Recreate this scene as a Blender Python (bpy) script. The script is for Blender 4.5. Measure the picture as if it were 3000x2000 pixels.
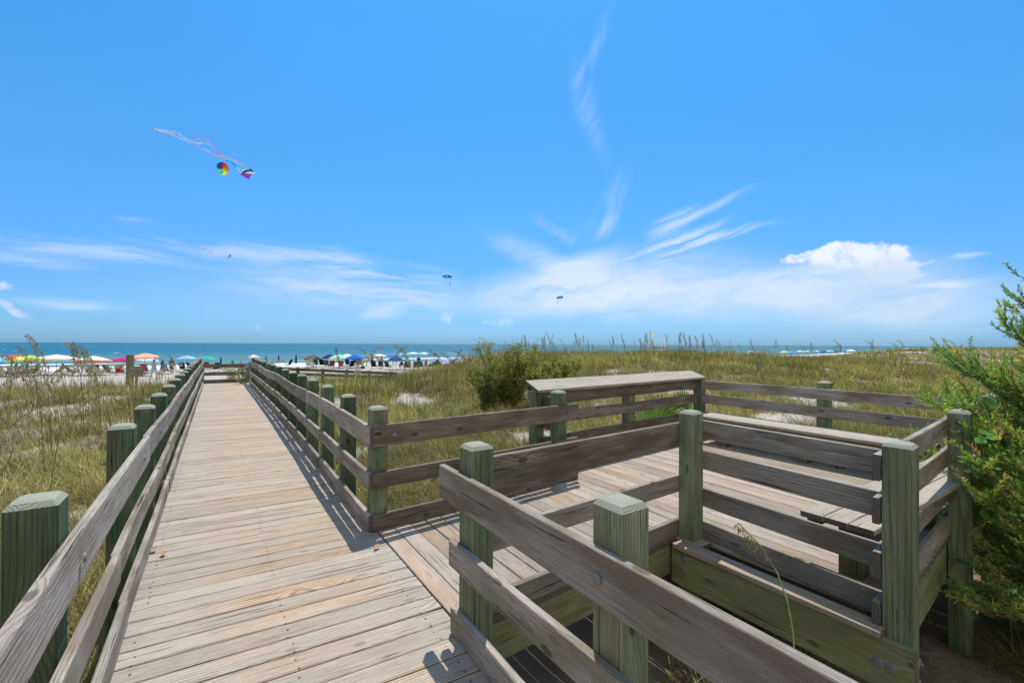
import bpy, bmesh, math, random
import numpy as np
from mathutils import Vector, Matrix, noise as mnoise
random.seed(11); rng = np.random.default_rng(11)
PI = math.pi
for o in list(bpy.data.objects): bpy.data.objects.remove(o)
SC = bpy.context.scene
COL = SC.collection

# ------------------------------------------------------------------ camera
YAW = math.atan2(.549, .836)
cam = bpy.data.cameras.new('camera'); co = bpy.data.objects.new('camera', cam); COL.objects.link(co)
cam.sensor_width = 36; cam.lens = 16.0; cam.clip_start = .03; cam.clip_end = 60000
co.matrix_world = Matrix.Translation((0, 0, 1.6)) @ Matrix.Rotation(-YAW, 4, 'Z') @ \
    Matrix.Rotation(PI/2 + .00634, 4, 'X') @ Matrix.Rotation(.0043, 4, 'Z')
SC.camera = co
FWD = np.array([math.sin(YAW), math.cos(YAW)]); RGT = np.array([math.cos(YAW), -math.sin(YAW)])
def at(px, py, Y):
    """point seen at px,py of the 3000 px wide photograph, Y metres in front of the camera"""
    u = (px-1500)/1333.; v = (py-1002-px*.0043)/1333.
    q = FWD*Y + RGT*(u*Y)
    return Vector((q[0], q[1], 1.6 - v*Y))
# ------------------------------------------------------------------ sun, exposure
SUN = Vector((.212, .274, .90)).normalized()
sl = bpy.data.lights.new('sun', 'SUN'); sl.energy = 4.4; sl.angle = math.radians(.5); sl.color = (1, .955, .89)
so = bpy.data.objects.new('sun', sl); COL.objects.link(so)
so.rotation_euler = (-SUN).to_track_quat('-Z', 'Y').to_euler(); so.location = (0, 0, 30)
SC.view_settings.view_transform = 'Standard'; SC.view_settings.look = 'None'
SC.view_settings.gamma = 1; SC.view_settings.exposure = .22
SC.render.engine = 'CYCLES'

# ------------------------------------------------------------------ node helpers
class NT:
    def __init__(s, tree): s.t = tree; s.n = tree.nodes; s.l = tree.links
    def new(s, ty, **kw):
        n = s.n.new(ty)
        for k, v in kw.items(): setattr(n, k, v)
        return n
    def link(s, a, b): s.l.new(a, b)
    def _set(s, sock, v):
        if isinstance(v, bpy.types.NodeSocket): s.l.new(v, sock)
        else:
            try: sock.default_value = v
            except Exception: sock.default_value = (*v, 1)
    def math(s, op, a, b=0., c=None, clamp=False):
        n = s.new('ShaderNodeMath', operation=op, use_clamp=clamp)
        s._set(n.inputs[0], a); s._set(n.inputs[1], b)
        if c is not None: s._set(n.inputs[2], c)
        return n.outputs[0]
    def mix(s, f, a, b, mode='MIX'):
        n = s.new('ShaderNodeMix', data_type='RGBA', blend_type=mode)
        s._set(n.inputs[0], f); s._set(n.inputs[6], a); s._set(n.inputs[7], b)
        return n.outputs[2]
    def rng(s, v, a, b, c=0., d=1., ty='SMOOTHSTEP'):
        n = s.new('ShaderNodeMapRange', interpolation_type=ty)
        s._set(n.inputs[0], v); n.inputs[1].default_value = a; n.inputs[2].default_value = b
        n.inputs[3].default_value = c; n.inputs[4].default_value = d
        return n.outputs[0]
    def noise(s, vec, scale, detail=3., rough=.5, dist=0., dim='3D'):
        n = s.new('ShaderNodeTexNoise', noise_dimensions=dim)
        if vec is not None: s.l.new(vec, n.inputs['Vector'])
        n.inputs['Scale'].default_value = scale; n.inputs['Detail'].default_value = detail
        n.inputs['Roughness'].default_value = rough; n.inputs['Distortion'].default_value = dist
        return n.outputs[0]
    def xyz(s, x, y, z=0.):
        n = s.new('ShaderNodeCombineXYZ')
        for i, v in enumerate((x, y, z)): s._set(n.inputs[i], v)
        return n.outputs[0]
    def sep(s, v):
        n = s.new('ShaderNodeSeparateXYZ'); s.l.new(v, n.inputs[0]); return n.outputs
    def ramp(s, f, stops):
        n = s.new('ShaderNodeValToRGB'); s._set(n.inputs[0], f); e = n.color_ramp.elements
        while len(e) < len(stops): e.new(.5)
        for el, (p, c) in zip(e, stops): el.position = p; el.color = (*c, 1)
        return n.outputs[0]
MATS = {}
def mat(name, rough=.7, spec=.3):
    m = bpy.data.materials.new(name); m.use_nodes = True
    k = NT(m.node_tree); b = k.n['Principled BSDF']
    b.inputs['Roughness'].default_value = rough
    b.inputs['Specular IOR Level'].default_value = spec
    return m, k, b
def plain(name, col, rough=.7, spec=.3, metal=0., var=.12):
    if name in MATS: return MATS[name]
    m, k, b = mat(name, rough, spec)
    g = k.new('ShaderNodeNewGeometry')
    f = k.noise(g.outputs['Position'], 9., 3)
    k.link(k.mix(f, tuple(c*(1-var) for c in col)+(1,), tuple(min(1, c*(1+var)) for c in col)+(1,)), b.inputs['Base Color'])
    b.inputs['Metallic'].default_value = metal
    MATS[name] = m; return m

# ------------------------------------------------------------------ sky with its cirrus and cumulus (fixed to the compass)
w = bpy.data.worlds.new('World'); SC.world = w; w.use_nodes = True
K = NT(w.node_tree); bg = K.n['Background']
sky = K.new('ShaderNodeTexSky', sky_type='NISHITA'); sky.sun_disc = False
sky.sun_elevation = math.asin(SUN.z); sky.sun_rotation = math.atan2(SUN.x, SUN.y)
sky.air_density = 1.0; sky.dust_density = .5; sky.ozone_density = 3.0
tc = K.new('ShaderNodeTexCoord'); D = K.sep(tc.outputs['Generated'])
az = K.math('ARCTAN2', D[0], D[1]); el = K.math('ARCSINE', D[2])
AE = K.xyz(az, el, 0.)
def px2ae(px, py):
    v = at(px, py, 1.) - Vector((0, 0, 1.6)); return math.atan2(v.x, v.y), math.atan2(v.z, math.hypot(v.x, v.y))
# wobble so that no edge is a clean ellipse
def warp(vec, scale, ax, ay, detail=5, rough=.55):
    n = K.new('ShaderNodeTexNoise'); K.link(vec, n.inputs['Vector']); n.inputs['Scale'].default_value = scale; n.inputs['Detail'].default_value = detail; n.inputs['Roughness'].default_value = rough
    a = K.new('ShaderNodeVectorMath', operation='MULTIPLY_ADD'); K.link(n.outputs['Color'], a.inputs[0]); a.inputs[1].default_value = (ax, ay, 0); K.link(vec, a.inputs[2])
    b = K.new('ShaderNodeVectorMath', operation='SUBTRACT'); K.link(a.outputs[0], b.inputs[0]); b.inputs[1].default_value = (ax/2, ay/2, 0); return b.outputs[0]
AW = warp(AE, 6., .09, .045); AC = warp(AE, 14., .035, .03, 8, .62)
def blob(px, py, rx, ry, rot=0., soft=1., amp=1., src=None):
    a, e = px2ae(px, py); k = 1/1333.*math.cos(math.atan((px-1500)/1333.))**1.3
    m = K.new('ShaderNodeMapping', vector_type='TEXTURE'); K.link(src or AW, m.inputs[0])
    m.inputs['Location'].default_value = (a, e, 0); m.inputs['Rotation'].default_value = (0, 0, math.radians(rot))
    m.inputs['Scale'].default_value = (rx*k, ry*k, 1)
    ln = K.new('ShaderNodeVectorMath', operation='LENGTH'); K.link(m.outputs[0], ln.inputs[0])
    return K.rng(ln.outputs['Value'], 1., 1.-soft, 0., amp)
def total(ms, op='MAXIMUM'):
    r = ms[0]
    for m in ms[1:]: r = K.math(op, r, m)
    return r
def streak(rot, sx, sy, detail=6., dist=.6, rough=.6, off=0., vec=None):
    """noise drawn out along the direction rot (degrees above level)"""
    m = K.new('ShaderNodeMapping', vector_type='TEXTURE'); K.link(vec or AW, m.inputs[0])
    m.inputs['Rotation'].default_value = (0, 0, math.radians(rot)); m.inputs['Scale'].default_value = (1/sx, 1/sy, 1); m.inputs['Location'].default_value = (off, off, 0)
    return K.noise(m.outputs[0], 1., detail, rough, dist)
AS = warp(AE, 5., .075, .05, 5, .5)
nA = streak(19, 4., 85., 8., .6, .62, vec=AS); nB = streak(-2, 5., 46., 8., .5, .62, vec=AS); nC = K.noise(AE, 22., 9, .6); nD = streak(66, 7., 60., 8., .6, .6, vec=AS); nF = streak(10, 9., 30., 9., .8, .62, .3)
AD = lambda ms: K.math('MINIMUM', total(ms, 'ADD'), 1.)
fan = AD([blob(1960, 652, 110, 40, 24, 1., .95, AS), blob(2080, 606, 200, 22, 15, 1., .7, AS), blob(2020, 690, 160, 26, 17, 1., .75, AS), blob(2120, 690, 230, 20, 9, 1., .7, AS), blob(1930, 745, 230, 60, 18, 1., .8), blob(1850, 790, 300, 60, 10, 1., .7)])
fanm = K.math('MULTIPLY', fan, K.rng(nA, .30, .72))
band = AD([blob(1800, 820, 520, 110, 5, 1., .95), blob(1650, 880, 560, 80, -2, 1., .6), blob(2200, 850, 430, 120, 4, 1., .7), blob(1580, 760, 240, 50, -22, 1., .5), blob(1700, 780, 200, 60, 20, 1., .5)])
bandm = K.math('MULTIPLY', band, K.rng(nF, .05, .66))
low = AD([blob(1020, 775, 420, 50, -5, 1., .85), blob(620, 738, 330, 34, -4, 1., .6), blob(1080, 850, 560, 80, -3, 1., .8), blob(250, 735, 380, 44, -3, 1., .75), blob(100, 760, 240, 30, -3, 1., .5),
           blob(230, 892, 210, 34, 0, 1., .75), blob(400, 652, 90, 20, 0, 1., .6), blob(2720, 842, 190, 30, 2, .9, .9), blob(2850, 754, 80, 16, 0, 1., .8), blob(1120, 918, 80, 34, 14, 1., .7)])
lowm = K.math('MULTIPLY', low, K.rng(nB, .30, .68))
wisp = AD([blob(1745, 130, 130, 30, 58, 1., .36), blob(1725, 330, 190, 60, -70, 1., .36), blob(1790, 580, 130, 50, 62, 1., .45), blob(1745, 665, 90, 46, 30, 1., .6), blob(1630, 680, 120, 34, -30, 1., .5)])
wispm = K.math('MULTIPLY', wisp, K.rng(nD, .22, .85))
cum = AD([blob(2330, 755, 75, 26, 8, .9, 1., AC), blob(2420, 742, 100, 40, 8, .9, 1., AC), blob(2510, 730, 100, 44, 3, .9, 1., AC), blob(2610, 738, 90, 48, -12, .9, 1., AC), blob(2500, 765, 170, 34, 0, .9, .8, AC),
             blob(2590, 800, 120, 60, 0, .9, .8, AC), blob(2640, 815, 75, 85, 0, .9, .7, AC), blob(2700, 768, 60, 20, 8, 1., .7, AC), blob(2690, 808, 46, 16, 0, 1., .6, AC), blob(2450, 820, 150, 40, 10, 1., .55, AC), blob(12, 835, 52, 34, 0, 1., .95, AC), blob(10, 895, 64, 40, -30, 1., .85, AC), blob(75, 925, 56, 28, -10, 1., .7, AC),
             blob(1313, 930, 50, 44, 20, 1., .75, AC), blob(1460, 945, 90, 28, 0, 1., .8, AC), blob(755, 957, 34, 20, 0, 1., .6, AC), blob(2660, 885, 54, 30, -20, 1., .8, AC)])
nE = K.noise(AC, 34., 10, .66)
cumm = K.math('MULTIPLY', K.rng(K.math('ADD', cum, K.math('MULTIPLY', K.math('SUBTRACT', nE, .5), 2.0)), .30, 1.0), K.rng(cum, .02, .5))
veil = K.math('MULTIPLY', AD([blob(2500, 850, 340, 150, 0, 1., 1.), blob(2480, 880, 480, 200, 0, 1., .5), blob(2350, 800, 240, 60, 8, 1., .7), blob(1950, 880, 760, 120, 0, 1., .6), blob(2800, 900, 420, 130, 0, 1., .6), blob(1000, 870, 760, 110, 0, 1., .35)]), K.rng(nF, .2, .75, .55, 1.))
# sky colour
sk = K.new('ShaderNodeHueSaturation'); K.link(sky.outputs[0], sk.inputs['Color']); sk.inputs['Saturation'].default_value = 1.0
gain = K.ramp(K.math('MULTIPLY', el, 1.), [(.0, (.40, .78, 1.46)), (.10, (.39, .79, 1.27)), (.27, (.42, 1.03, 1.42)), (.64, (.38, 1.23, 1.76))])
SKYC = K.mix(1., sk.outputs[0], gain, 'MULTIPLY')
cm = K.math('MAXIMUM', K.math('MAXIMUM', K.math('MAXIMUM', fanm, bandm), wispm), lowm)
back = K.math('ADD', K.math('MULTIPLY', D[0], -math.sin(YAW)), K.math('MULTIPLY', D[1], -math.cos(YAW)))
SKYC = K.mix(K.math('MULTIPLY', K.math('MULTIPLY', K.rng(back, .05, .55), K.rng(K.noise(tc.outputs['Generated'], 3., 5, .6), .25, .6, .45, 1.)), .95), SKYC, (8.2, 8.0, 7.6, 1))  # unseen white cloud behind the camera, added as neutral fill light
c1 = K.mix(K.math('MULTIPLY', veil, .85), SKYC, (5.7, 6.9, 8.2, 1))
c2 = K.mix(K.math('MULTIPLY', cm, .72), c1, (7.6, 8.0, 8.7, 1))
shade = K.rng(el, px2ae(2500, 815)[1], px2ae(2500, 728)[1], 0., 1.)
ccol = K.mix(K.math('MULTIPLY', shade, K.rng(nE, .36, .56, .45, 1.)), (5.4, 6.6, 8.3, 1), (8.6, 8.7, 8.8, 1))
c3 = K.mix(K.math('MULTIPLY', cumm, .85), c2, ccol)
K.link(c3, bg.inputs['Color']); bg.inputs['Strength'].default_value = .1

# ------------------------------------------------------------------ objects, parts, tags
def link(o, parent=None):
    COL.objects.link(o)
    if parent is not None: o.parent = parent
    return o
def tag(o, label=None, cat=None, group=None, kind=None):
    for k, v in (('label', label), ('category', cat), ('group', group), ('kind', kind)):
        if v: o[k] = v
    return o
def thing(name, label, cat, loc=(0, 0, 0), rz=0., group=None):
    o = bpy.data.objects.new(name, None); o.location = loc; o.rotation_euler = (0, 0, rz); o.empty_display_size = .2
    link(o); return tag(o, label, cat, group)
def copy_tree(o, parent=None):
    c = o.copy(); link(c, parent)
    for ch in list(o.children):
        copy_tree(ch, c)
    return c
class MB:
    """collects faces with a 'grain' uv and a per-face random colour, builds ONE mesh"""
    def __init__(s): s.v = []; s.f = []; s.uv = []; s.c = []; s.m = []
    def face(s, idx, uv=None, rnd=(.5, .5, .5), m=0):
        s.f.append(idx); s.uv.append(uv or [(0, 0)]*len(idx)); s.c.append(rnd); s.m.append(m)
    def board(s, pts, wd, td, w, t, ch=.004, m=0, me=1, tint=None, ends=True, twist=0.):
        """pts: centre line; wd, td unit vectors of width and thickness"""
        pts = [Vector(p) for p in pts]; wd = Vector(wd).normalized(); td = Vector(td).normalized()
        a, b = w/2, t/2
        prof = [(-a+ch, -b), (a-ch, -b), (a, -b+ch), (a, b-ch), (a-ch, b), (-a+ch, b), (-a, b-ch), (-a, -b+ch)]
        cum = [0]
        for i in range(8):
            p, q = prof[i], prof[(i+1) % 8]; cum.append(cum[-1]+math.hypot(q[0]-p[0], q[1]-p[1]))
        u0 = random.random()*40; v0 = random.random()*40
        rnd = tint or (random.random(), random.random(), random.random())
        base = len(s.v); us = []; u = u0
        for i, p in enumerate(pts):
            if i: u += (p-pts[i-1]).length
            us.append(u); tw = twist*(i/(max(1, len(pts)-1))-.5)
            W = wd*math.cos(tw)+td*math.sin(tw); T = td*math.cos(tw)-wd*math.sin(tw)
            for x, y in prof: s.v.append(tuple(p+W*x+T*y))
        flip = wd.cross(td).dot(pts[-1]-pts[0]) < 0
        for i in range(len(pts)-1):
            for j in range(8):
                j2 = (j+1) % 8
                idx = [base+8*i+j, base+8*i+j2, base+8*(i+1)+j2, base+8*(i+1)+j]
                uv = [(us[i], v0+cum[j]), (us[i], v0+cum[j+1]), (us[i+1], v0+cum[j+1]), (us[i+1], v0+cum[j])]
                if flip: idx.reverse(); uv.reverse()
                s.face(idx, uv, rnd, m)
        if ends:
            ox, oy = random.uniform(-.05, .05), random.uniform(-.06, -.02)
            for k, e in ((0, True), (len(pts)-1, False)):
                idx = [base+8*k+j for j in range(8)]; uv = [(x+ox, y+oy) for x, y in prof]
                if e != flip: idx.reverse(); uv.reverse()
                s.face(idx, uv, rnd, me)
    def post(s, x, y, z0, z1, w=.14, rz=0., lean=(0, 0)):
        tint = (random.random(), random.random(), random.random())
        c, sn = math.cos(rz), math.sin(rz)
        wd = (c, sn, 0); td = (-sn, c, 0)
        zt = z1-.03; n = 5
        pts = [(x+lean[0]*(i/n), y+lean[1]*(i/n), z0+(zt-z0)*i/n) for i in range(n+1)]
        s.board(pts, wd, td, w, w, ch=.005, tint=tint, ends=False)
        b = len(s.v)-8; a = w/2; ch = .005
        prof = [(-a+ch, -a), (a-ch, -a), (a, -a+ch), (a, a-ch), (a-ch, a), (-a+ch, a), (-a, a-ch), (-a, -a+ch)]
        ox, oy = random.uniform(-.05, .05), random.uniform(-.05, .05)
        lx, ly = x+lean[0], y+lean[1]; prev = list(range(b, b+8)); pp = prof
        for f, dz in ((.80, .019), (.52, .027), (.2, .031)):
            q = [(px*f, py*f) for px, py in prof]
            nb = len(s.v)
            for px, py in q: s.v.append((lx+px*c-py*sn, ly+px*sn+py*c, zt+dz))
            cur = list(range(nb, nb+8))
            for j in range(8):
                j2 = (j+1) % 8
                s.face([prev[j], prev[j2], cur[j2], cur[j]], [(pp[j][0]+ox, pp[j][1]+oy), (pp[j2][0]+ox, pp[j2][1]+oy), (q[j2][0]+ox, q[j2][1]+oy), (q[j][0]+ox, q[j][1]+oy)], tint, 1)
            prev = cur; pp = q
        s.face(prev, [(px+ox, py+oy) for px, py in pp], tint, 1)
    def tube(s, pts, radii, n=6, m=0, rnd=(.5, .5, .5), cap=True):
        pts = [Vector(p) for p in pts]; base = len(s.v); u = 0
        for i, p in enumerate(pts):
            d = (pts[min(i+1, len(pts)-1)]-pts[max(i-1, 0)]).normalized()
            a = d.orthogonal().normalized() if abs(d.z) > .9 else d.cross(Vector((0, 0, 1))).normalized()
            b = d.cross(a)
            r = radii[i] if hasattr(radii, '__len__') else radii
            for k in range(n):
                t = 2*PI*k/n; s.v.append(tuple(p+a*(r*math.cos(t))+b*(r*math.sin(t))))
        for i in range(len(pts)-1):
            for k in range(n):
                k2 = (k+1) % n
                s.face([base+i*n+k, base+i*n+k2, base+(i+1)*n+k2, base+(i+1)*n+k], [(i*.3, k/n*.3), (i*.3, (k+1)/n*.3), ((i+1)*.3, (k+1)/n*.3), ((i+1)*.3, k/n*.3)], rnd, m)
        if cap:
            s.face([base+k for k in range(n)][::-1], None, rnd, m); s.face([base+(len(pts)-1)*n+k for k in range(n)], None, rnd, m)
    def box(s, c, sz, m=0, rz=0., rnd=(.5, .5, .5)):
        x, y, z = c; a, b, h = sz[0]/2, sz[1]/2, sz[2]/2; cs, sn = math.cos(rz), math.sin(rz); i = len(s.v)
        for dz in (-h, h):
            for dx, dy in ((-a, -b), (a, -b), (a, b), (-a, b)): s.v.append((x+dx*cs-dy*sn, y+dx*sn+dy*cs, z+dz))
        for q in ([0, 3, 2, 1], [4, 5, 6, 7], [0, 1, 5, 4], [1, 2, 6, 5], [2, 3, 7, 6], [3, 0, 4, 7]): s.face([i+k for k in q], None, rnd, m)
    def build(s, name, mats, parent=None, smooth=False):
        me = bpy.data.meshes.new(name); me.from_pydata(s.v, [], s.f)
        uvl = me.uv_layers.new(name='grain'); fl = [c for f in s.uv for p in f for c in p]
        uvl.data.foreach_set('uv', fl)
        ca = me.color_attributes.new('rnd', 'FLOAT_COLOR', 'CORNER')
        cl = [x for f, c in zip(s.f, s.c) for _ in f for x in (*c, 1.)]
        ca.data.foreach_set('color', cl)
        me.polygons.foreach_set('material_index', s.m)
        if smooth: me.polygons.foreach_set('use_smooth', [True]*len(s.f))
        for m in (mats if isinstance(mats, (list, tuple)) else [mats]): me.materials.append(m)
        me.update()
        return link(bpy.data.objects.new(name, me), parent)

# ------------------------------------------------------------------ wood
def wood(name, dark, mid, light, rings=55., warm=None, green=None, bump=.5, wear=False, knots=1., blotch=.35, rough=.8, vary=.5, kop=.75, lw=.34, brown=None):
    m, k, b = mat(name, rough, .2)
    uv = k.new('ShaderNodeUVMap', uv_map='grain').outputs[0]; U = k.sep(uv)
    at_ = k.new('ShaderNodeVertexColor', layer_name='rnd'); R = k.new('ShaderNodeSeparateColor'); k.link(at_.outputs[0], R.inputs[0])
    r0, r1, r2 = R.outputs
    # knots
    kv = k.xyz(k.math('MULTIPLY', U[0], 2.4), k.math('MULTIPLY', U[1], 5.6))
    vo = k.new('ShaderNodeTexVoronoi', voronoi_dimensions='2D'); k.link(kv, vo.inputs['Vector']); vo.inputs['Scale'].default_value = 1.
    kr = k.new('ShaderNodeSeparateColor'); k.link(vo.outputs['Color'], kr.inputs[0])
    has = k.math('GREATER_THAN', kr.outputs[0], 1.-.38*knots)
    dk = vo.outputs['Distance']
    bulge = k.math('MULTIPLY', k.rng(dk, .55, 0.), has)
    core = k.math('MULTIPLY', k.rng(dk, .115, .06), has)
    # growth lines: across coordinate + slow drift along the board + bend round the knots
    drift = k.noise(k.xyz(k.math('MULTIPLY', U[0], .42), k.math('MULTIPLY', U[1], 5.)), 1., 1.5, .4)
    ph = k.math('ADD', k.math('MULTIPLY', U[1], k.math('MULTIPLY', rings*1.5, k.math('ADD', .5, r2))), k.math('MULTIPLY', drift, k.math('MULTIPLY_ADD', r1, 13., 3.)))
    ph = k.math('ADD', ph, k.math('MULTIPLY', bulge, 5.))
    ph = k.math('ADD', ph, k.math('MULTIPLY', k.noise(k.xyz(k.math('MULTIPLY', U[0], 9.), k.math('MULTIPLY', U[1], 60.)), 1., 3, .6), .5))
    ring = k.math('SINE', k.math('MULTIPLY', ph, 2*PI*.5))
    ringm = k.rng(ring, -.2, 1.)
    fine = k.noise(k.xyz(k.math('MULTIPLY', U[0], 7.), k.math('MULTIPLY', U[1], 240.)), 1., 4, .65)
    fine2 = k.noise(k.xyz(k.math('MULTIPLY', U[0], 2.2), k.math('MULTIPLY', U[1], 90.)), 1., 3, .6)
    big = k.noise(k.xyz(k.math('MULTIPLY', U[0], 1.6), k.math('MULTIPLY', U[1], 7.)), 1., 4, .6)
    fs = k.rng(fine, .30, .68, ty='LINEAR'); f2s = k.rng(fine2, .30, .68, ty='LINEAR')
    line = k.rng(ring, .2, .95)
    val = k.math('ADD', k.math('MULTIPLY', fs, .42), k.math('MULTIPLY', f2s, .22))
    val = k.math('ADD', val, k.math('MULTIPLY', k.math('SUBTRACT', 1., line), lw)); val = k.math('ADD', val, (.38-lw)*.55)
    col = k.ramp(val, [(.14, dark), (.42, mid), (.86, light)])
    col = k.mix(k.math('MULTIPLY', k.rng(big, .42, .72), blotch), col, tuple(c*.62 for c in mid)+(1,))
    # board to board change in value
    vv = k.math('MULTIPLY_ADD', r0, vary, 1.-vary/2)
    col = k.mix(1., col, k.xyz(vv, vv, vv), 'MULTIPLY')
    if green:
        g = k.noise(k.xyz(k.math('MULTIPLY', U[0], 2.3), k.math('MULTIPLY', U[1], 6.)), 1., 3, .5)
        col = k.mix(k.math('MULTIPLY', k.rng(g, .42, .66), k.math('MULTIPLY', r1, .9)), col, green+(1,))
    if brown:
        g = k.noise(k.xyz(k.math('MULTIPLY_ADD', U[0], 1.5, 7.), k.math('MULTIPLY', U[1], 9.)), 1., 3, .5)
        col = k.mix(k.math('MULTIPLY', k.rng(g, .46, .64), k.math('MULTIPLY_ADD', r2, .6, .2)), col, brown+(1,))
    if warm:
        g = k.noise(k.xyz(k.math('MULTIPLY', U[0], 1.1), k.math('MULTIPLY', U[1], 14.)), 1., 3, .5)
        f = k.math('MULTIPLY', k.rng(g, .36, .6), k.rng(r1, .15, .9, .3, 1.))
        if wear:
            P = k.sep(k.new('ShaderNodeNewGeometry').outputs['Position'])
            f = k.math('MULTIPLY', f, k.rng(k.math('ABSOLUTE', k.math('SUBTRACT', P[0], .48)), .75, .3))
        col = k.mix(k.math('MULTIPLY', f, .75), col, k.mix(1., col, warm+(1,), 'MULTIPLY'))
    # drying cracks
    cr = k.noise(k.xyz(k.math('MULTIPLY', U[0], 1.5), k.math('MULTIPLY', U[1], 75.)), 1., 2, .5)
    crm = k.math('MULTIPLY', k.rng(cr, .35, .31), k.rng(big, .36, .5))
    col = k.mix(k.math('MULTIPLY', crm, .8), col, tuple(c*.2 for c in dark)+(1,))
    col = k.mix(k.math('MULTIPLY', k.math('MULTIPLY', core, kop), k.math('MULTIPLY_ADD', kr.outputs[1], .7, .3)), col, tuple(c*.5 for c in dark)+(1,))
    k.link(col, b.inputs['Base Color'])
    bm = k.new('ShaderNodeBump'); bm.inputs['Strength'].default_value = bump; bm.inputs['Distance'].default_value = .004
    hh = k.math('ADD', k.math('MULTIPLY', fs, .7), k.math('MULTIPLY', ringm, .3)); hh = k.math('SUBTRACT', hh, k.math('MULTIPLY', crm, 1.2))
    k.link(hh, bm.inputs['Height']); k.link(bm.outputs[0], b.inputs['Normal'])
    return m
def endgrain(name, dark, light, rings=270.):
    m, k, b = mat(name, .85, .15)
    uv = k.new('ShaderNodeUVMap', uv_map='grain').outputs[0]
    wv = k.noise(uv, 14., 3, .5)
    ln = k.new('ShaderNodeVectorMath', operation='LENGTH'); k.link(uv, ln.inputs[0])
    r = k.math('ADD', ln.outputs['Value'], k.math('MULTIPLY', wv, .035))
    s_ = k.math('SINE', k.math('MULTIPLY', r, rings*2*PI*.5))
    n = k.noise(uv, 60., 4, .6)
    f = k.math('ADD', k.math('MULTIPLY', k.rng(s_, -.5, .9), .6), k.math('MULTIPLY', n, .45))
    U = k.sep(uv); an = k.math('ARCTAN2', U[1], U[0])
    crk = k.math('MULTIPLY', k.rng(k.noise(k.xyz(k.math('MULTIPLY', an, 4.), 0.), 1., 2, .5), .34, .30), k.rng(ln.outputs['Value'], .0, .03))
    col = k.mix(k.math('MULTIPLY', crk, .7), k.ramp(f, [(.2, dark), (.8, light)]), tuple(c*.3 for c in dark)+(1,))
    k.link(col, b.inputs['Base Color'])
    bm = k.new('ShaderNodeBump'); bm.inputs['Strength'].default_value = .4; bm.inputs['Distance'].default_value = .003
    k.link(f, bm.inputs['Height']); k.link(bm.outputs[0], b.inputs['Normal'])
    return m
M_DECK = wood('deck_wood', (.122, .098, .074), (.320, .268, .208), (.52, .462, .378), rings=110., warm=(1.16, .86, .58), wear=True, bump=.9, blotch=.28, vary=.2, knots=.4, kop=.4)
M_FLOOR = wood('platform_wood', (.102, .083, .063), (.278, .235, .187), (.475, .425, .355), rings=110., warm=(1.12, .84, .6), bump=.9, blotch=.35, vary=.35, knots=.5, kop=.5)
M_RAIL = wood('rail_wood', (.072, .059, .045), (.266, .224, .182), (.478, .425, .362), rings=110., green=(.19, .165, .09), bump=1., blotch=.6, vary=.45, lw=.24, brown=(.17, .125, .085))
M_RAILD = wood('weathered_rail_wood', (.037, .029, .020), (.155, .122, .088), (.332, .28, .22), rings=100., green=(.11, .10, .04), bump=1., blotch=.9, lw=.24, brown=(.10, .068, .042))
M_POST = wood('treated_post_wood', (.040, .050, .022), (.160, .180, .095), (.285, .305, .185), rings=70., green=(.030, .105, .045), bump=.6, knots=1., blotch=.8, vary=.6, kop=.8, lw=.28, brown=(.20, .155, .085))
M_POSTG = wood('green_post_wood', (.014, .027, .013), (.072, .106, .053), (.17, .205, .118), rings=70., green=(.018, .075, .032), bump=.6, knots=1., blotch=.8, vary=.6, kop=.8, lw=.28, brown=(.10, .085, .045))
M_BEAM = wood('treated_beam_wood', (.06, .058, .022), (.18, .185, .08), (.31, .315, .16), rings=80., green=(.06, .12, .045), bump=.5, blotch=.7, lw=.26, brown=(.15, .115, .06))
M_END = endgrain('post_end_grain', (.235, .245, .185), (.325, .335, .26))
M_BEND = endgrain('board_end_grain', (.05, .04, .03), (.20, .165, .135), 190.)
M_BOLT = plain('galvanised_steel', (.20, .20, .195), .6, .3, .2)
M_NAIL = plain('dark_nail', (.05, .045, .04), .5, .4, .4)
X, Y, Z = Vector((1, 0, 0)), Vector((0, 1, 0)), Vector((0, 0, 1))

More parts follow.
